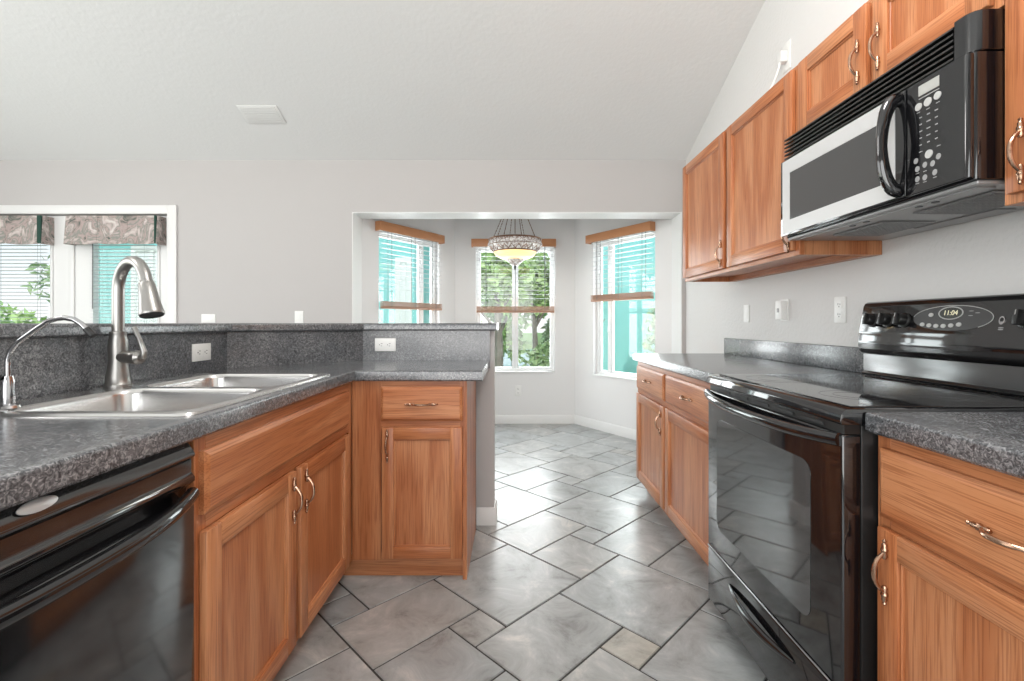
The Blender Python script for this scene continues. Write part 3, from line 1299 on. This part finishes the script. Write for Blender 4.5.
mb.tube([(-.004, -.010, .072), (-.02, -.022, .078), (-.035, -.028, .074)], [.007, .0065, .005], 10)
mb.build('lever', BSAT, r)

# ------------------------------------------------------------------ dishwasher
DWZ0, DWZ1 = .430, 1.030
r = thing('dishwasher', 'glossy black dishwasher with arched bar handle under the sink counter', 'dishwasher', (-.722, DWZ0, 0), R(90))
Wd = DWZ1 - DWZ0
mb = MB()
mb.box(.004, Wd - .004, .03, .56, .09, .866, .004)
mb.build('tub_body', BSAT, r)
mb = MB()
mb.box(.01, Wd - .01, .05, .065, 0, .10)
mb.build('toe_kick', BSAT, r)
mb = MB()
mb.box(.003, Wd - .003, -.030, .029, .112, .738, .006, 3)
mb.build('door_panel', DWBLK, r)
mb = MB()
# sloped top band, pocket behind the handle
mb.prism([(-.008, .8675), (-.014, .862), (-.030, .838), (-.030, .832), (-.022, .826), (.029, .826), (.029, .8675)], .003, Wd - .003, 'x', bev=.0012, seg=1)
mb.prism([(-.022, .8255), (-.022, .796), (-.030, .788), (-.030, .778), (-.012, .764), (-.006, .739), (.029, .739), (.029, .8255)], .003, Wd - .003, 'x', bev=.0012, seg=1)
mb.build('control_panel', DWBLK, r)
mb = MB()
pts = []
for i in range(25):
    t = -1 + 2 * i / 24
    pts.append((Wd / 2 + t * (Wd / 2 - .012), -.030 - .034 * (1 - abs(t) ** 3.2), .752 - .014 * (1 - t * t)))
mb.tube(pts, .0135, 14, sq=(1.0, 1.15))
mb.build('handle', BLACK, r)
mb = MB()
mb.lathe([(.030, 0), (.030, .002), (.027, .003)], (0, 0, 0), (0, 0, 1), 28)
o = mb.build('badge', STEELP, r)
o.location = (.262, -.0230, .8535)
o.rotation_euler = (R(62), 0, 0)
o.scale = (1, .32, 1)

# ------------------------------------------------------------------ range
RX, RZ = .767, 1.842
RW = .752
r = thing('range', 'black glass-top electric range with oven door between the two right-hand cabinets', 'range', (RX, RZ, 0), R(-90))
mb = MB()
mb.box(.004, RW - .004, .046, .655, .03, .884, .003)
for x in (.04, RW - .07):
    for y in (.09, .56):
        mb.box(x, x + .03, y, y + .03, 0, .03)
mb.build('body', BSAT, r)
mb = MB()
mb.box(.002, RW - .002, .0, .0455, .050, .252, .005, 2)
dr = mb.build('storage_drawer', BLACK, r)
mb = MB()
pts = []
for i in range(21):
    t = -1 + 2 * i / 20
    pts.append((RW / 2 + t * .19, -.002 - .024 * (1 - t * t), .200 - .010 * (1 - t * t)))
mb.tube(pts, [.004 + .011 * (1 - (-1 + 2 * i / 20) ** 2) ** .7 for i in range(21)], 12, sq=(.8, 1.0))
mb.build('drawer_handle', BLACK, dr)
mb = MB()
mb.box(.002, RW - .002, .0, .0455, .262, .862, .006, 3)
dr = mb.build('oven_door', BLACK, r)
mb = MB()
mb.prism(rrect(.085, .635, .355, .765, .035), -.0012, .002, 'y')
mb.build('oven_window', SCREEN, dr)
mb = MB()
mb.box(.003, RW - .003, -.002, .004, .2555, .2615, .001, 1)
mb.build('door_bottom_trim', CHROME, dr)
mb = MB()
pts, rs = [], []
for i in range(31):
    t = -1 + 2 * i / 30
    pts.append((RW / 2 + t * (RW / 2 - .006), -.004 - .046 * (1 - abs(t) ** 3), .850 - .008 * (1 - t * t)))
mb.tube(pts, .0125, 14, sq=(1.1, 1.25))
mb.build('oven_handle', BLACK, dr)
mb = MB()
mb.box(.006, RW - .006, .008, .0455, .8625, .8838)
vs_ = mb.build('vent_strip', BSAT, r)
mb = MB()
for k in range(5):
    x = .09 + k * .125
    mb.box(x, x + .085, .0045, .0085, .868, .878, .001, 1)
mb.build('vent_slot', SLOT, vs_)
mb = MB()
mb.prism([(-.006, .893), (-.004, .887), (.0, .8845), (.60, .8845), (.60, .922), (.012, .922), (.003, .918), (-.003, .909)], 0, RW, 'x', bev=.0022, seg=2)
ck = mb.build('cooktop', BLACK, r)
mb = MB()
mb.box(.022, RW - .022, .035, .575, .9222, .9252, .001, 1)
gt = mb.build('glass_top', BGLASS, ck)
mb = MB()
for (x, y, q) in ((.19, .17, .105), (.56, .17, .085), (.19, .43, .08), (.56, .43, .105)):
    for rr in (q, q * .62):
        mb = MB()
        vs, fs = [], []
        for k in range(40):
            a = 2 * PI * k / 40
            vs += [(x + rr * math.cos(a), y + rr * math.sin(a), .9255), (x + (rr - .002) * math.cos(a), y + (rr - .002) * math.sin(a), .9255),
                   (x + rr * math.cos(a), y + rr * math.sin(a), .9250), (x + (rr - .002) * math.cos(a), y + (rr - .002) * math.sin(a), .9250)]
        for k in range(40):
            a, b = k * 4, ((k + 1) % 40) * 4
            fs += [[a, b, b + 1, a + 1], [a + 2, a + 3, b + 3, b + 2], [a, a + 2, b + 2, b], [a + 1, b + 1, b + 3, a + 3]]
        mb.add(vs, fs)
        mb.build('burner_ring', RING, gt)
# backguard: lower strip and bulged console
mb = MB()
mb.prism([(.602, .9225), (.596, .930), (.606, .938), (.606, 1.004), (.672, 1.004), (.672, .9225)], .004, RW - .004, 'x', bev=.002)
mb.build('backguard_riser', RISER, r)
mb = MB()
prof = [(.612, 1.005), (.598, 1.009), (.589, 1.022), (.587, 1.050), (.589, 1.085), (.609, 1.186), (.615, 1.197), (.626, 1.203), (.672, 1.203), (.672, 1.005)]
mb.prism(prof, 0, RW, 'x', bev=.004, seg=3)
cs = mb.build('control_console', BLACK, r)
ta = math.atan2(.020, .101)
FACE = Matrix.Translation((0, .589, 1.085)) @ Matrix.Rotation(-ta, 4, 'X')   # local z up the face, -y outwards


def fpt(x, t, o=0):
    return FACE @ Vector((x, -o, t))


nrm = (FACE.to_3x3() @ Vector((0, -1, 0))).normalized()


def disc(mb, x, t, a, b, o0, o1, n=28, m=0):
    vs = [fpt(x + a * math.cos(2 * PI * k / n), t + b * math.sin(2 * PI * k / n), o0) for k in range(n)]
    vs += [fpt(x + a * math.cos(2 * PI * k / n), t + b * math.sin(2 * PI * k / n), o1) for k in range(n)]
    fs = [[k, (k + 1) % n, n + (k + 1) % n, n + k] for k in range(n)] + [list(range(n)), [n + k for k in range(n)]]
    mb.add(vs, fs, m)


mb = MB()
disc(mb, .377, .053, .133, .040, 0, .0016, 48)
ov = mb.build('display_panel', CONSOLE, cs)
mb = MB()
ringp = [fpt(.377 + .133 * math.cos(2 * PI * k / 48), .053 + .040 * math.sin(2 * PI * k / 48), .0015) for k in range(-6, 24)]
mb.tube(ringp, .0011, 6)
ringp = [fpt(.377 + .040 * math.cos(2 * PI * k / 32), .069 + .0195 * math.sin(2 * PI * k / 32), .002) for k in range(33)]
mb.tube(ringp, .0018, 6)
mb.build('display_rim', BTN, ov)
mb = MB()
disc(mb, .377, .069, .038, .018, .0016, .0022)
mb.build('clock_window', DISP, ov)
for x, t in ((.310, .064),) + tuple((.284 + k * .0255, .0335 - .006 * math.sin(PI * (k + .3) / 5.6)) for k in range(6)):
    mb = MB()
    disc(mb, x, t, .0085, .0065, .0016, .0036, 16)
    mb.build('button', BTN, ov)
mb = MB()
for x, t in ((.442, .074), (.442, .060), (.462, .068)):
    disc(mb, x, t, .008, .0012, .0016, .0019, 8)
mb.build('panel_print', MARK, ov)


def text_mesh(name, s_, size, m, parent, M, depth=.0003):
    cu = bpy.data.curves.new(name, 'FONT')
    cu.body = s_
    cu.size = size
    cu.extrude = depth
    cu.align_x = 'CENTER'
    cu.align_y = 'CENTER'
    ob = bpy.data.objects.new(name + '_tmp', cu)
    COL.objects.link(ob)
    bpy.context.view_layer.update()
    me = bpy.data.meshes.new_from_object(ob.evaluated_get(bpy.context.evaluated_depsgraph_get()))
    bpy.data.objects.remove(ob)
    me.materials.clear()
    me.materials.append(m)
    me.transform(M)
    o = bpy.data.objects.new(name, me)
    COL.objects.link(o)
    o.parent = parent
    return o


FT = FACE @ Matrix.Rotation(R(90), 4, 'X')
text_mesh('clock_digits', '11:04', .022, LCD, ov, FACE @ Matrix.Translation((.377, -.0026, .069)) @ Matrix.Rotation(R(90), 4, 'X'))
for x in (.064, .136, .206, .598, .672):
    mb = MB()
    o_ = fpt(x, .048, 0)
    mb.lathe([(.026, .0), (.026, .004), (.021, .006), (.019, .024), (.017, .027)], o_, nrm, 24)
    M = FACE @ Matrix.Translation((x, 0, .048)) @ Matrix.Rotation(R(0), 4, 'Y')
    mb.box(-.006, .006, -.036, -.020, -.021, .021, .002, 2, M=M)
    kn = mb.build('knob', BSAT, cs)
    mb = MB()
    mb.box(-.001, .001, -.0368, -.0355, .006, .019, M=M)
    mb.build('pointer_mark', BTN, kn)
mb = MB()
disc(mb, .534, .045, .008, .012, 0, .002, 20)
ind = mb.build('indicator_light', CHROME, cs)
mb = MB()
disc(mb, .534, .047, .0045, .006, .002, .003, 16)
mb.build('lens', BSAT, ind)
mb = MB()
for x, t in ((.534, .024), (.534, .019)):
    disc(mb, x, t, .008, .0018, 0, .0004, 8)
mb.build('console_print', MARK, cs)

# ------------------------------------------------------------------ microwave
MX, MZ, MH = 1.060, 1.832, 1.440
MW, MD = .756, .386
r = thing('microwave', 'black over-the-range microwave with silver framed door mounted under wall cabinet', 'microwave', (MX, MZ, MH), R(-90))


def mpoly(y0):
    return [(0, .012 + y0), (0, MD), (MW, MD), (MW, .014), (.7545, .006), (.750, .001), (.745, y0)]


mb = MB()
mb.prism(mpoly(.0), .012, .306, 'z', bev=.0015, seg=1)
mb.prism([(0, .040), (0, MD), (MW, MD), (MW, .034), (.754, .020), (.748, .009), (.740, .003), (.730, .0), (.704, .0), (.704, .040)], .310, .403, 'z', bev=.0015, seg=1)
mb.prism([(.01, .05), (.01, MD - .01), (MW - .01, MD - .01), (MW - .01, .06), (.72, .05)], .305, .311, 'z')
mb.build('body', BLACK, r)
mb = MB()
for k in range(6):
    z = .314 + k * .0146
    mb.prism([(-.002, z), (.002, z - .001), (.036, z + .010), (.036, z + .014), (.0, z + .006)], .004, .703, 'x')
mb.build('vent_grille', BSAT, r)
mb = MB()
mb.box(.004, .585, -.016, .0118, .016, .303, .004, 2)
d_ = mb.build('door', BLACK, r)
mb = MB()
# silver frame as a ring of four bars
fx0, fx1, fz0, fz1 = .022, .552, .022, .298
wx0, wx1, wz0, wz1 = .068, .505, .070, .246
y0, y1 = -.0185, -.0155
mb.box(fx0, wx0, y0, y1, fz0, fz1)
mb.box(wx1, fx1, y0, y1, fz0, fz1)
mb.box(wx0, wx1, y0, y1, fz0, wz0)
mb.box(wx0, wx1, y0, y1, wz1, fz1)
mb.build('silver_frame', STEELP, d_)
mb = MB()
mb.box(wx0, wx1, -.0172, -.0158, wz0, wz1)
mb.build('door_window', MWGLASS, d_)
mb = MB()
pts = []
for i in range(25):
    a = PI * i / 24
    pts.append((.566, -.018 - .046 * math.sin(a) ** .8, .160 - .122 * math.cos(a)))
mb.tube(pts, [.011 + .004 * abs(math.cos(PI * i / 24)) for i in range(25)], 14, sq=(1.25, .9), up=(1, 0, 0))
mb.build('handle', BLACK, d_)
mb = MB()
mb.prism([(.590, -.016), (.590, .0), (.7545, .0), (.7550, -.006), (.752, -.013), (.746, -.016)], .016, .303, 'z', bev=.0015, seg=1)
cp = mb.build('control_panel', BLACK, r)
yp = -.016
mb = MB()
mb.box(.626, .684, yp - .0012, yp + .0002, .262, .288)
mb.build('display', MWLCD, cp)


def mdisc(mb, x, z, q, y0=yp - .0022, y1=yp + .0002, n=20, b=None):
    b = b or q
    vs = [(x + q * math.cos(2 * PI * k / n), y0, z + b * math.sin(2 * PI * k / n)) for k in range(n)]
    vs += [(x + q * math.cos(2 * PI * k / n), y1, z + b * math.sin(2 * PI * k / n)) for k in range(n)]
    mb.add(vs, [[k, (k + 1) % n, n + (k + 1) % n, n + k] for k in range(n)] + [list(range(n)), [n + k for k in range(n)]])


for x, z, q in ((.626, .236, .0095), (.653, .237, .0105), (.680, .240, .0095), (.656, .105, .0105)):
    mb = MB()
    mdisc(mb, x, z, q)
    mb.build('round_button', BTN, cp)
k6 = 0
for (x, z) in ((.622, .078), (.644, .082), (.666, .078), (.682, .090), (.622, .052), (.644, .050), (.672, .054), (.618, .100)):
    mb = MB()
    mdisc(mb, x, z, .0065, yp - .001, yp + .0002, 14, .0075)
    mb.build('soft_key', GREYP, cp)
mb = MB()
rq = random.Random(4)
mb.box(.626, .684, yp - .0006, yp + .0002, .254, .2565)
mb.build('display_underline', MARK, cp)
for x in (.632, .654, .676):
    for k in range(5):
        z = .205 - k * .0175
        wq = .003 + .003 * rq.random()
        mb = MB()
        mb.box(x - wq, x + wq, yp - .0006, yp + .0002, z, z + .003)
        mb.build('key_print', MARK, cp)
for x, z in ((.625, .221), (.653, .219), (.680, .222), (.682, .115), (.632, .118), (.622, .040), (.644, .038), (.672, .041), (.622, .066), (.644, .065)):
    mb = MB()
    mb.box(x - .005, x + .005, yp - .0006, yp + .0002, z, z + .002)
    mb.build('key_print', MARK, cp)
# underside
mb = MB()
mb.box(.006, MW - .006, .012, MD - .004, .002, .0115, .002, 1)
ub = mb.build('base_plate', UNDER, r)
for a, b in ((.13, .36), (.47, .70)):
    mb = MB()
    mb.box(a, b, .10, .27, -.003, .0018, .002, 1)
    for i in range(14):
        x = a + .010 + (b - a - .02) * i / 13
        mb.box(x - .0012, x + .0012, .105, .265, -.0048, -.003)
    for i in range(10):
        y = .11 + .15 * i / 9
        mb.box(a + .006, b - .006, y - .0012, y + .0012, -.0046, -.003)
    mb.build('grease_filter', MESHM, ub)
mb = MB()
mb.prism([(.03, .03), (.73, .03), (.73, .075), (.03, .075)], -.001, .0018, 'z')
for x in (.30, .36, .55, .60):
    mb.lathe([(.009, -.003), (.009, .0)], (x, .05, 0), n=12, m=1)
mb.build('front_vent_lip', [UNDER, BSAT], ub)
mb = MB()
mb.box(.25, .52, .29, .35, -.002, .0018, .002, 1)
mb.build('cooktop_lamp_lens', GREYP, ub)


# ------------------------------------------------------------------ outlets and switches
def outlet_proto(kind):
    """built on the plane y=0 facing -y, upright"""
    r = thing('wall_outlet', '', 'outlet', (0, 0, 0), 0)
    mb = MB()
    mb.box(-.036, .036, -.006, -.0003, -.058, .058, .0025, 2)
    pl = mb.build('cover_plate', PLAST, r)
    if kind == 'duplex':
        for z in (-.022, .022):
            mb = MB()
            mb.prism([(q[0], q[1] + z) for q in rrect(-.0165, .0165, -.015, .015, .009, 4)], -.0085, -.0058, 'y')
            rc = mb.build('receptacle', PLAST, pl)
            mb = MB()
            mb.box(-.0075, -.0050, -.0090, -.0082, z - .002, z + .008)
            mb.box(.0050, .0075, -.0090, -.0082, z - .002, z + .006)
            mb.lathe([(.0028, 0), (.0028, .0008)], (0, -.0082, z - .008), (0, -1, 0), 10)
            mb.build('slot', SLOT, rc)
    else:
        mb = MB()
        mb.box(-.0165, .0165, -.0085, -.0058, -.033, .033, .002, 1)
        mb.build('rocker', PLAST, pl)
    return r


dup0 = outlet_proto('duplex')
sw0 = outlet_proto('switch')
first = {'d': True, 's': True}


def place(kind, label, loc, rz, roll=False, group=None, cat=None, name=None, sc=1):
    p = dup0 if kind == 'd' else sw0
    o = p if first[kind] else copy_tree(p)
    first[kind] = False
    o.location = loc
    o.rotation_euler = (0, R(90) if roll else 0, rz)
    if name:
        o.name = name
    o.scale = (sc, sc, sc)
    tag(o, label, cat or ('outlet' if kind == 'd' else 'switch'), group)
    return o


place('d', 'white sideways duplex outlet on the slate splash behind the sink faucet', (BX - .001, 1.965, 1.000), R(90), True, 'white outlets')
place('d', 'white sideways duplex outlet on the slate splash above the peninsula cabinet', (-.700, BY + .001, 1.002), 0, True, 'white outlets')
place('d', 'white upright outlet low on the bay wall under the centre window', (.068, 5.25, .365), 0, False, 'white outlets')
place('d', 'white upright outlet on the textured wall just left of the range console', (XR, 2.072, 1.180), R(-90), False, 'white outlets')
place('s', 'small white wall switch on the textured wall near the bay opening', (XR, 2.90, 1.180), R(-90), False, None, None, 'wall_switch', .92)
place('s', 'white wall switch just above the bar between patio door and bay opening', (-1.775, ZB, 1.165), 0, False, None, None, 'wall_switch')
place('s', 'white switch plate just above the bar beside the patio door trim', (-2.53, ZB, 1.160), R(0), True, None, None, 'wall_switch')

# thermostat-like box on right wall
r = thing('wall_control', 'white boxy wall control sticking out between outlet and switch', 'wall control', (XR, 2.495, 1.190), R(-90))
mb = MB()
mb.box(-.036, .036, -.006, -.0003, -.058, .058, .002, 1)
mb.build('cover_plate', PLAST, r)
mb = MB()
mb.box(-.028, .028, -.038, -.0058, -.050, .050, .004, 2)
bx_ = mb.build('housing', PLAST, r)
mb = MB()
mb.box(-.010, .010, -.040, -.0375, -.012, .010, .001, 1)
mb.build('button', GREYP, bx_)

# plug-in device high on the right wall above the cabinets
r = thing('plug_outlet', 'white outlet with plugged-in cord above the wall cabinets', 'outlet', (XR, 2.475, 2.525), R(-90))
mb = MB()
mb.box(-.036, .036, -.006, -.0003, -.075, .075, .0025, 2)
mb.build('cover_plate', PLAST, r)
mb = MB()
mb.box(-.020, .020, -.045, -.0058, -.035, .025, .006, 2)
mb.build('plug', WHITE, r)
mb = MB()
mb.tube([(0, -.04, -.03), (0, -.045, -.06), (-.02, -.055, -.11), (-.07, -.07, -.18), (-.13, -.08, -.25), (-.2, -.09, -.36)], .006, 8)
mb.build('cord', PLAST, r)

# ------------------------------------------------------------------ hanging lamp
LX, LY = .030, 4.62
r = thing('pendant_lamp', 'hanging bowl lamp with beaded rim and lit amber glass in the dining bay', 'lamp', (LX, LY, 1.70))
mb = MB()
mb.lathe([(.07, .739), (.065, .722), (.03, .705), (.012, .70)], n=20)
mb.build('ceiling_canopy', DARKM, r)
mb = MB()
for k in range(8):
    a = 2 * PI * (k + .35) / 8
    p0, p1 = Vector((.225 * math.cos(a), .225 * math.sin(a), .236)), Vector((.022 * math.cos(a), .022 * math.sin(a), .71))
    n = 20
    for i in range(n):
        a0, a1 = p0.lerp(p1, i / n), p0.lerp(p1, (i + .8) / n)
        mb.tube([a0, a1], .0042 if i % 2 else .0032, 6)
mb.tube([(0, 0, .71), (0, 0, .30)], .004, 8)
mb.build('chain', DARKM, r)
mb = MB()
RT, RB = .268, .212
for (rr, z, q) in ((RT - .01, .238, .007), (RT, .180, .0025), (RB, .120, .006)):
    mb.tube([(rr * math.cos(2 * PI * k / 48), rr * math.sin(2 * PI * k / 48), z) for k in range(49)], q, 8)
for k in range(22):
    for s_ in (-1, 1):
        pts = []
        for i in range(7):
            t = i / 6
            a = 2 * PI * (k + s_ * t * 1.6) / 22
            rr = (RT - .012) * (1 - t) + RB * t + .020 * math.sin(PI * t)
            pts.append((rr * math.cos(a), rr * math.sin(a), .238 - .118 * t))
        mb.tube(pts, .0030, 6)
rb = mb.build('rim_lattice', DARKM, r)
mb = MB()
mb.lathe([(RT - .015, .235), (RT + .001, .19), (RB + .004, .124), (RB - .004, .124), (RT - .008, .19), (RT - .022, .235)], n=48)
mb.build('rim_beads', CRYST, rb)
mb = MB()
mb.lathe([(.210, .124), (.204, .104), (.182, .078), (.14, .058), (.085, .046), (.06, .044), (.055, .050), (.135, .064), (.176, .084), (.198, .108), (.204, .124)], n=40)
mb.build('glass_bowl', BULB, r)
mb = MB()
mb.lathe([(.088, .050), (.078, .030), (.052, .006), (.024, -.012), (.010, -.016)], n=24)
fo = mb.build('bottom_cup', CRYST, r)
mb = MB()
mb.lathe([(.010, -.016), (.012, -.026), (.009, -.044), (.003, -.058)], n=12)
mb.build('finial', BSAT, fo)
pl = bpy.data.lights.new('pendant_bulb', 'POINT')
pl.energy = 16
pl.color = (1, .62, .40)
pl.shadow_soft_size = .06
po = bpy.data.objects.new('pendant_bulb', pl)
po.location = (LX, LY, 1.80)
COL.objects.link(po)

# ------------------------------------------------------------------ outdoors
GZ = -.12
mb = MB()
mb.box(-30, 30, 4.3, 11.6, GZ - .3, GZ)
mb.box(-30, XL - .2, -20, 4.3, GZ - .3, GZ)
mb.box(-30, 30, 27, 60, GZ - .3, GZ)
struct('ground_lawn', mb, GRASS)
mb = MB()
mb.box(-30, 30, 11.6, 27, GZ - .5, GZ - .25)
struct('canal_water', mb, WATER)


def house(name, label, x0, x1, y0, y1, h, wins, eave=.3):
    r = thing(name, label, 'building', ((x0 + x1) / 2, y0, GZ), 0, 'turquoise buildings outside')
    cx = (x0 + x1) / 2
    mb = MB()
    mb.box(x0 - cx, x1 - cx, 0, y1 - y0, 0, h)
    mb.build('stucco_wall', TURQ, r)
    mb = MB()
    mb.box(x0 - cx - eave, x1 - cx + eave, -eave, y1 - y0 + eave, h, h + .18, .02)
    mb.build('roof_fascia', WHITE, r)
    for (a, b, z0, z1) in wins:
        mb = MB()
        t = .08
        mb.box(a - cx, a - cx + t, -.05, -.001, z0, z1)
        mb.box(b - cx - t, b - cx, -.05, -.001, z0, z1)
        mb.box(a - cx + t, b - cx - t, -.05, -.001, z0, z0 + t)
        mb.box(a - cx + t, b - cx - t, -.05, -.001, z1 - t, z1)
        mb.box((a + b) / 2 - cx - .03, (a + b) / 2 - cx + .03, -.045, -.001, z0 + t, z1 - t)
        f = mb.build('window_frame', WHITE, r)
        mb = MB()
        mb.box(a - cx + t, b - cx - t, -.02, -.001, z0 + t, z1 - t)
        mb.build('pane', simple('bright_shade', (.75, .78, .78), .3), f)
    return r


house('neighbour_house', 'turquoise house wall with white windows seen through left bay window and patio doors', -7.35, -1.62, 8.0, 14, 4.6, [(-6.45, -5.75, .2, 2.55), (-1.98, -1.70, .6, 2.35)])
house('neighbour_house', 'turquoise house wall seen through the right angled bay window', 1.62, 5.5, 8.4, 13, 4.6, [])


def leafmesh(c, rad, n, size, rnd, shell=.45):
    vs, fs = [], []
    for i in range(n):
        while True:
            p = Vector((rnd.uniform(-1, 1), rnd.uniform(-1, 1), rnd.uniform(-1, 1)))
            if shell < p.length <= 1:
                break
        p = Vector((p.x * rad[0], p.y * rad[1], p.z * rad[2])) + Vector(c)
        a = Vector((rnd.gauss(0, 1), rnd.gauss(0, 1), rnd.gauss(0, .7))).normalized()
        b = a.cross(Vector((rnd.gauss(0, 1), rnd.gauss(0, 1), rnd.gauss(0, 1)))).normalized()
        s_ = size * rnd.uniform(.6, 1.3)
        k = len(vs)
        vs += [p - a * s_, p + b * s_ * .38, p + a * s_, p - b * s_ * .38]
        fs.append([k, k + 1, k + 2, k + 3])
    return vs, fs


def tree(name, label, x, y, h, tr, crown, n, size, lm, seed, lean=0):
    rnd = random.Random(seed)
    r = thing(name, label, 'tree' if tr > .03 else 'shrub', (x, y, GZ), 0, 'trees and shrubs outside the windows')
    mb = MB()
    pts = [(lean * t * h + .03 * math.sin(5 * t), .02 * math.cos(4 * t), t * h) for t in [i / 8 for i in range(9)]]
    mb.tube(pts, [tr * (1 - .55 * i / 8) for i in range(9)], 9)
    top = Vector(pts[-2])
    for k in range(5):
        a = rnd.uniform(0, 2 * PI)
        q = Vector(pts[4 + k % 4])
        e_ = q + Vector((math.cos(a) * crown[0] * .7, math.sin(a) * crown[1] * .7, crown[2] * .6))
        mb.tube([q, q.lerp(e_, .5) + Vector((0, 0, .05)), e_], [tr * .4, tr * .28, tr * .12], 6)
    mb.build('trunk', BARK, r)
    mb = MB()
    for k in range(4):
        o_ = Vector((rnd.uniform(-.5, .5) * crown[0], rnd.uniform(-.4, .4) * crown[1], rnd.uniform(-.4, .4) * crown[2]))
        vs, fs = leafmesh(top + Vector((0, 0, crown[2] * .3)) + o_, [c * .75 for c in crown], n // 4, size, rnd)
        mb.add(vs, fs)
    mb.build('foliage', lm, r, 0)
    return r


tree('garden_tree', 'tree with a thick grey trunk seen through the centre bay window', -.30, 9.2, 2.0, .11, (.62, .36, .9), 1100, .11, LEAF, 1, .02)
tree('garden_tree', 'tall leafy tree behind the right half of the centre window', .50, 10.4, 2.2, .08, (.55, .28, .95), 1100, .12, LEAF, 2, -.02)
tree('garden_tree', 'olive green tree across the water behind the centre window', .1, 29, 2.4, .18, (2.6, 2.0, 3.0), 2200, .30, LEAF2, 3)
tree('garden_tree', 'olive green tree across the water toward the left', -5.6, 29, 4.0, .2, (2.4, 2.2, 2.8), 800, .32, LEAF2, 4)
tree('garden_tree', 'olive green tree across the water toward the right', 5.8, 29, 4.2, .2, (2.4, 2.2, 2.9), 800, .32, LEAF2, 5)
tree('garden_shrub', 'bushy shrub low behind the right half of the centre window', .62, 8.6, .5, .025, (.42, .36, .36), 420, .075, LEAF2, 6)
tree('garden_shrub', 'leafy shrub low behind the left half of the centre window', -.48, 8.4, .42, .025, (.34, .3, .32), 380, .075, LEAF, 7)
tree('garden_shrub', 'tall thin shrub at the near edge of the right bay window', 2.38, 7.6, 1.1, .025, (.22, .22, .62), 420, .06, LEAF2, 8)
tree('garden_tree', 'leafy tree between the house and the right bay window', 1.35, 7.9, 1.9, .04, (.28, .3, .6), 480, .07, LEAF, 9)
tree('garden_tree', 'leafy tree behind the left patio door', -8.1, 7.3, 1.1, .06, (.9, .8, .6), 900, .09, LEAF, 10)
tree('garden_tree', 'broad tree far behind the left patio door', -10.5, 13, 2.4, .12, (1.9, 1.6, 1.3), 900, .16, LEAF2, 11)

for k, (x, y, h, rx, lm, nm) in enumerate((
        (-.95, 11.1, .75, .30, LEAF2, 'dark leafy shrub on the bank, leftmost behind the centre window'),
        (-.02, 11.2, .85, .28, LEAF, 'bright leafy shrub on the bank behind the mullion of the centre window'),
        (1.05, 11.2, .9, .28, LEAF2, 'dark leafy shrub on the bank, rightmost behind the centre window'))):
    tree('garden_shrub', nm, x, y, h, .025, (rx, .26, .6), 520, .085, lm, 20 + k)
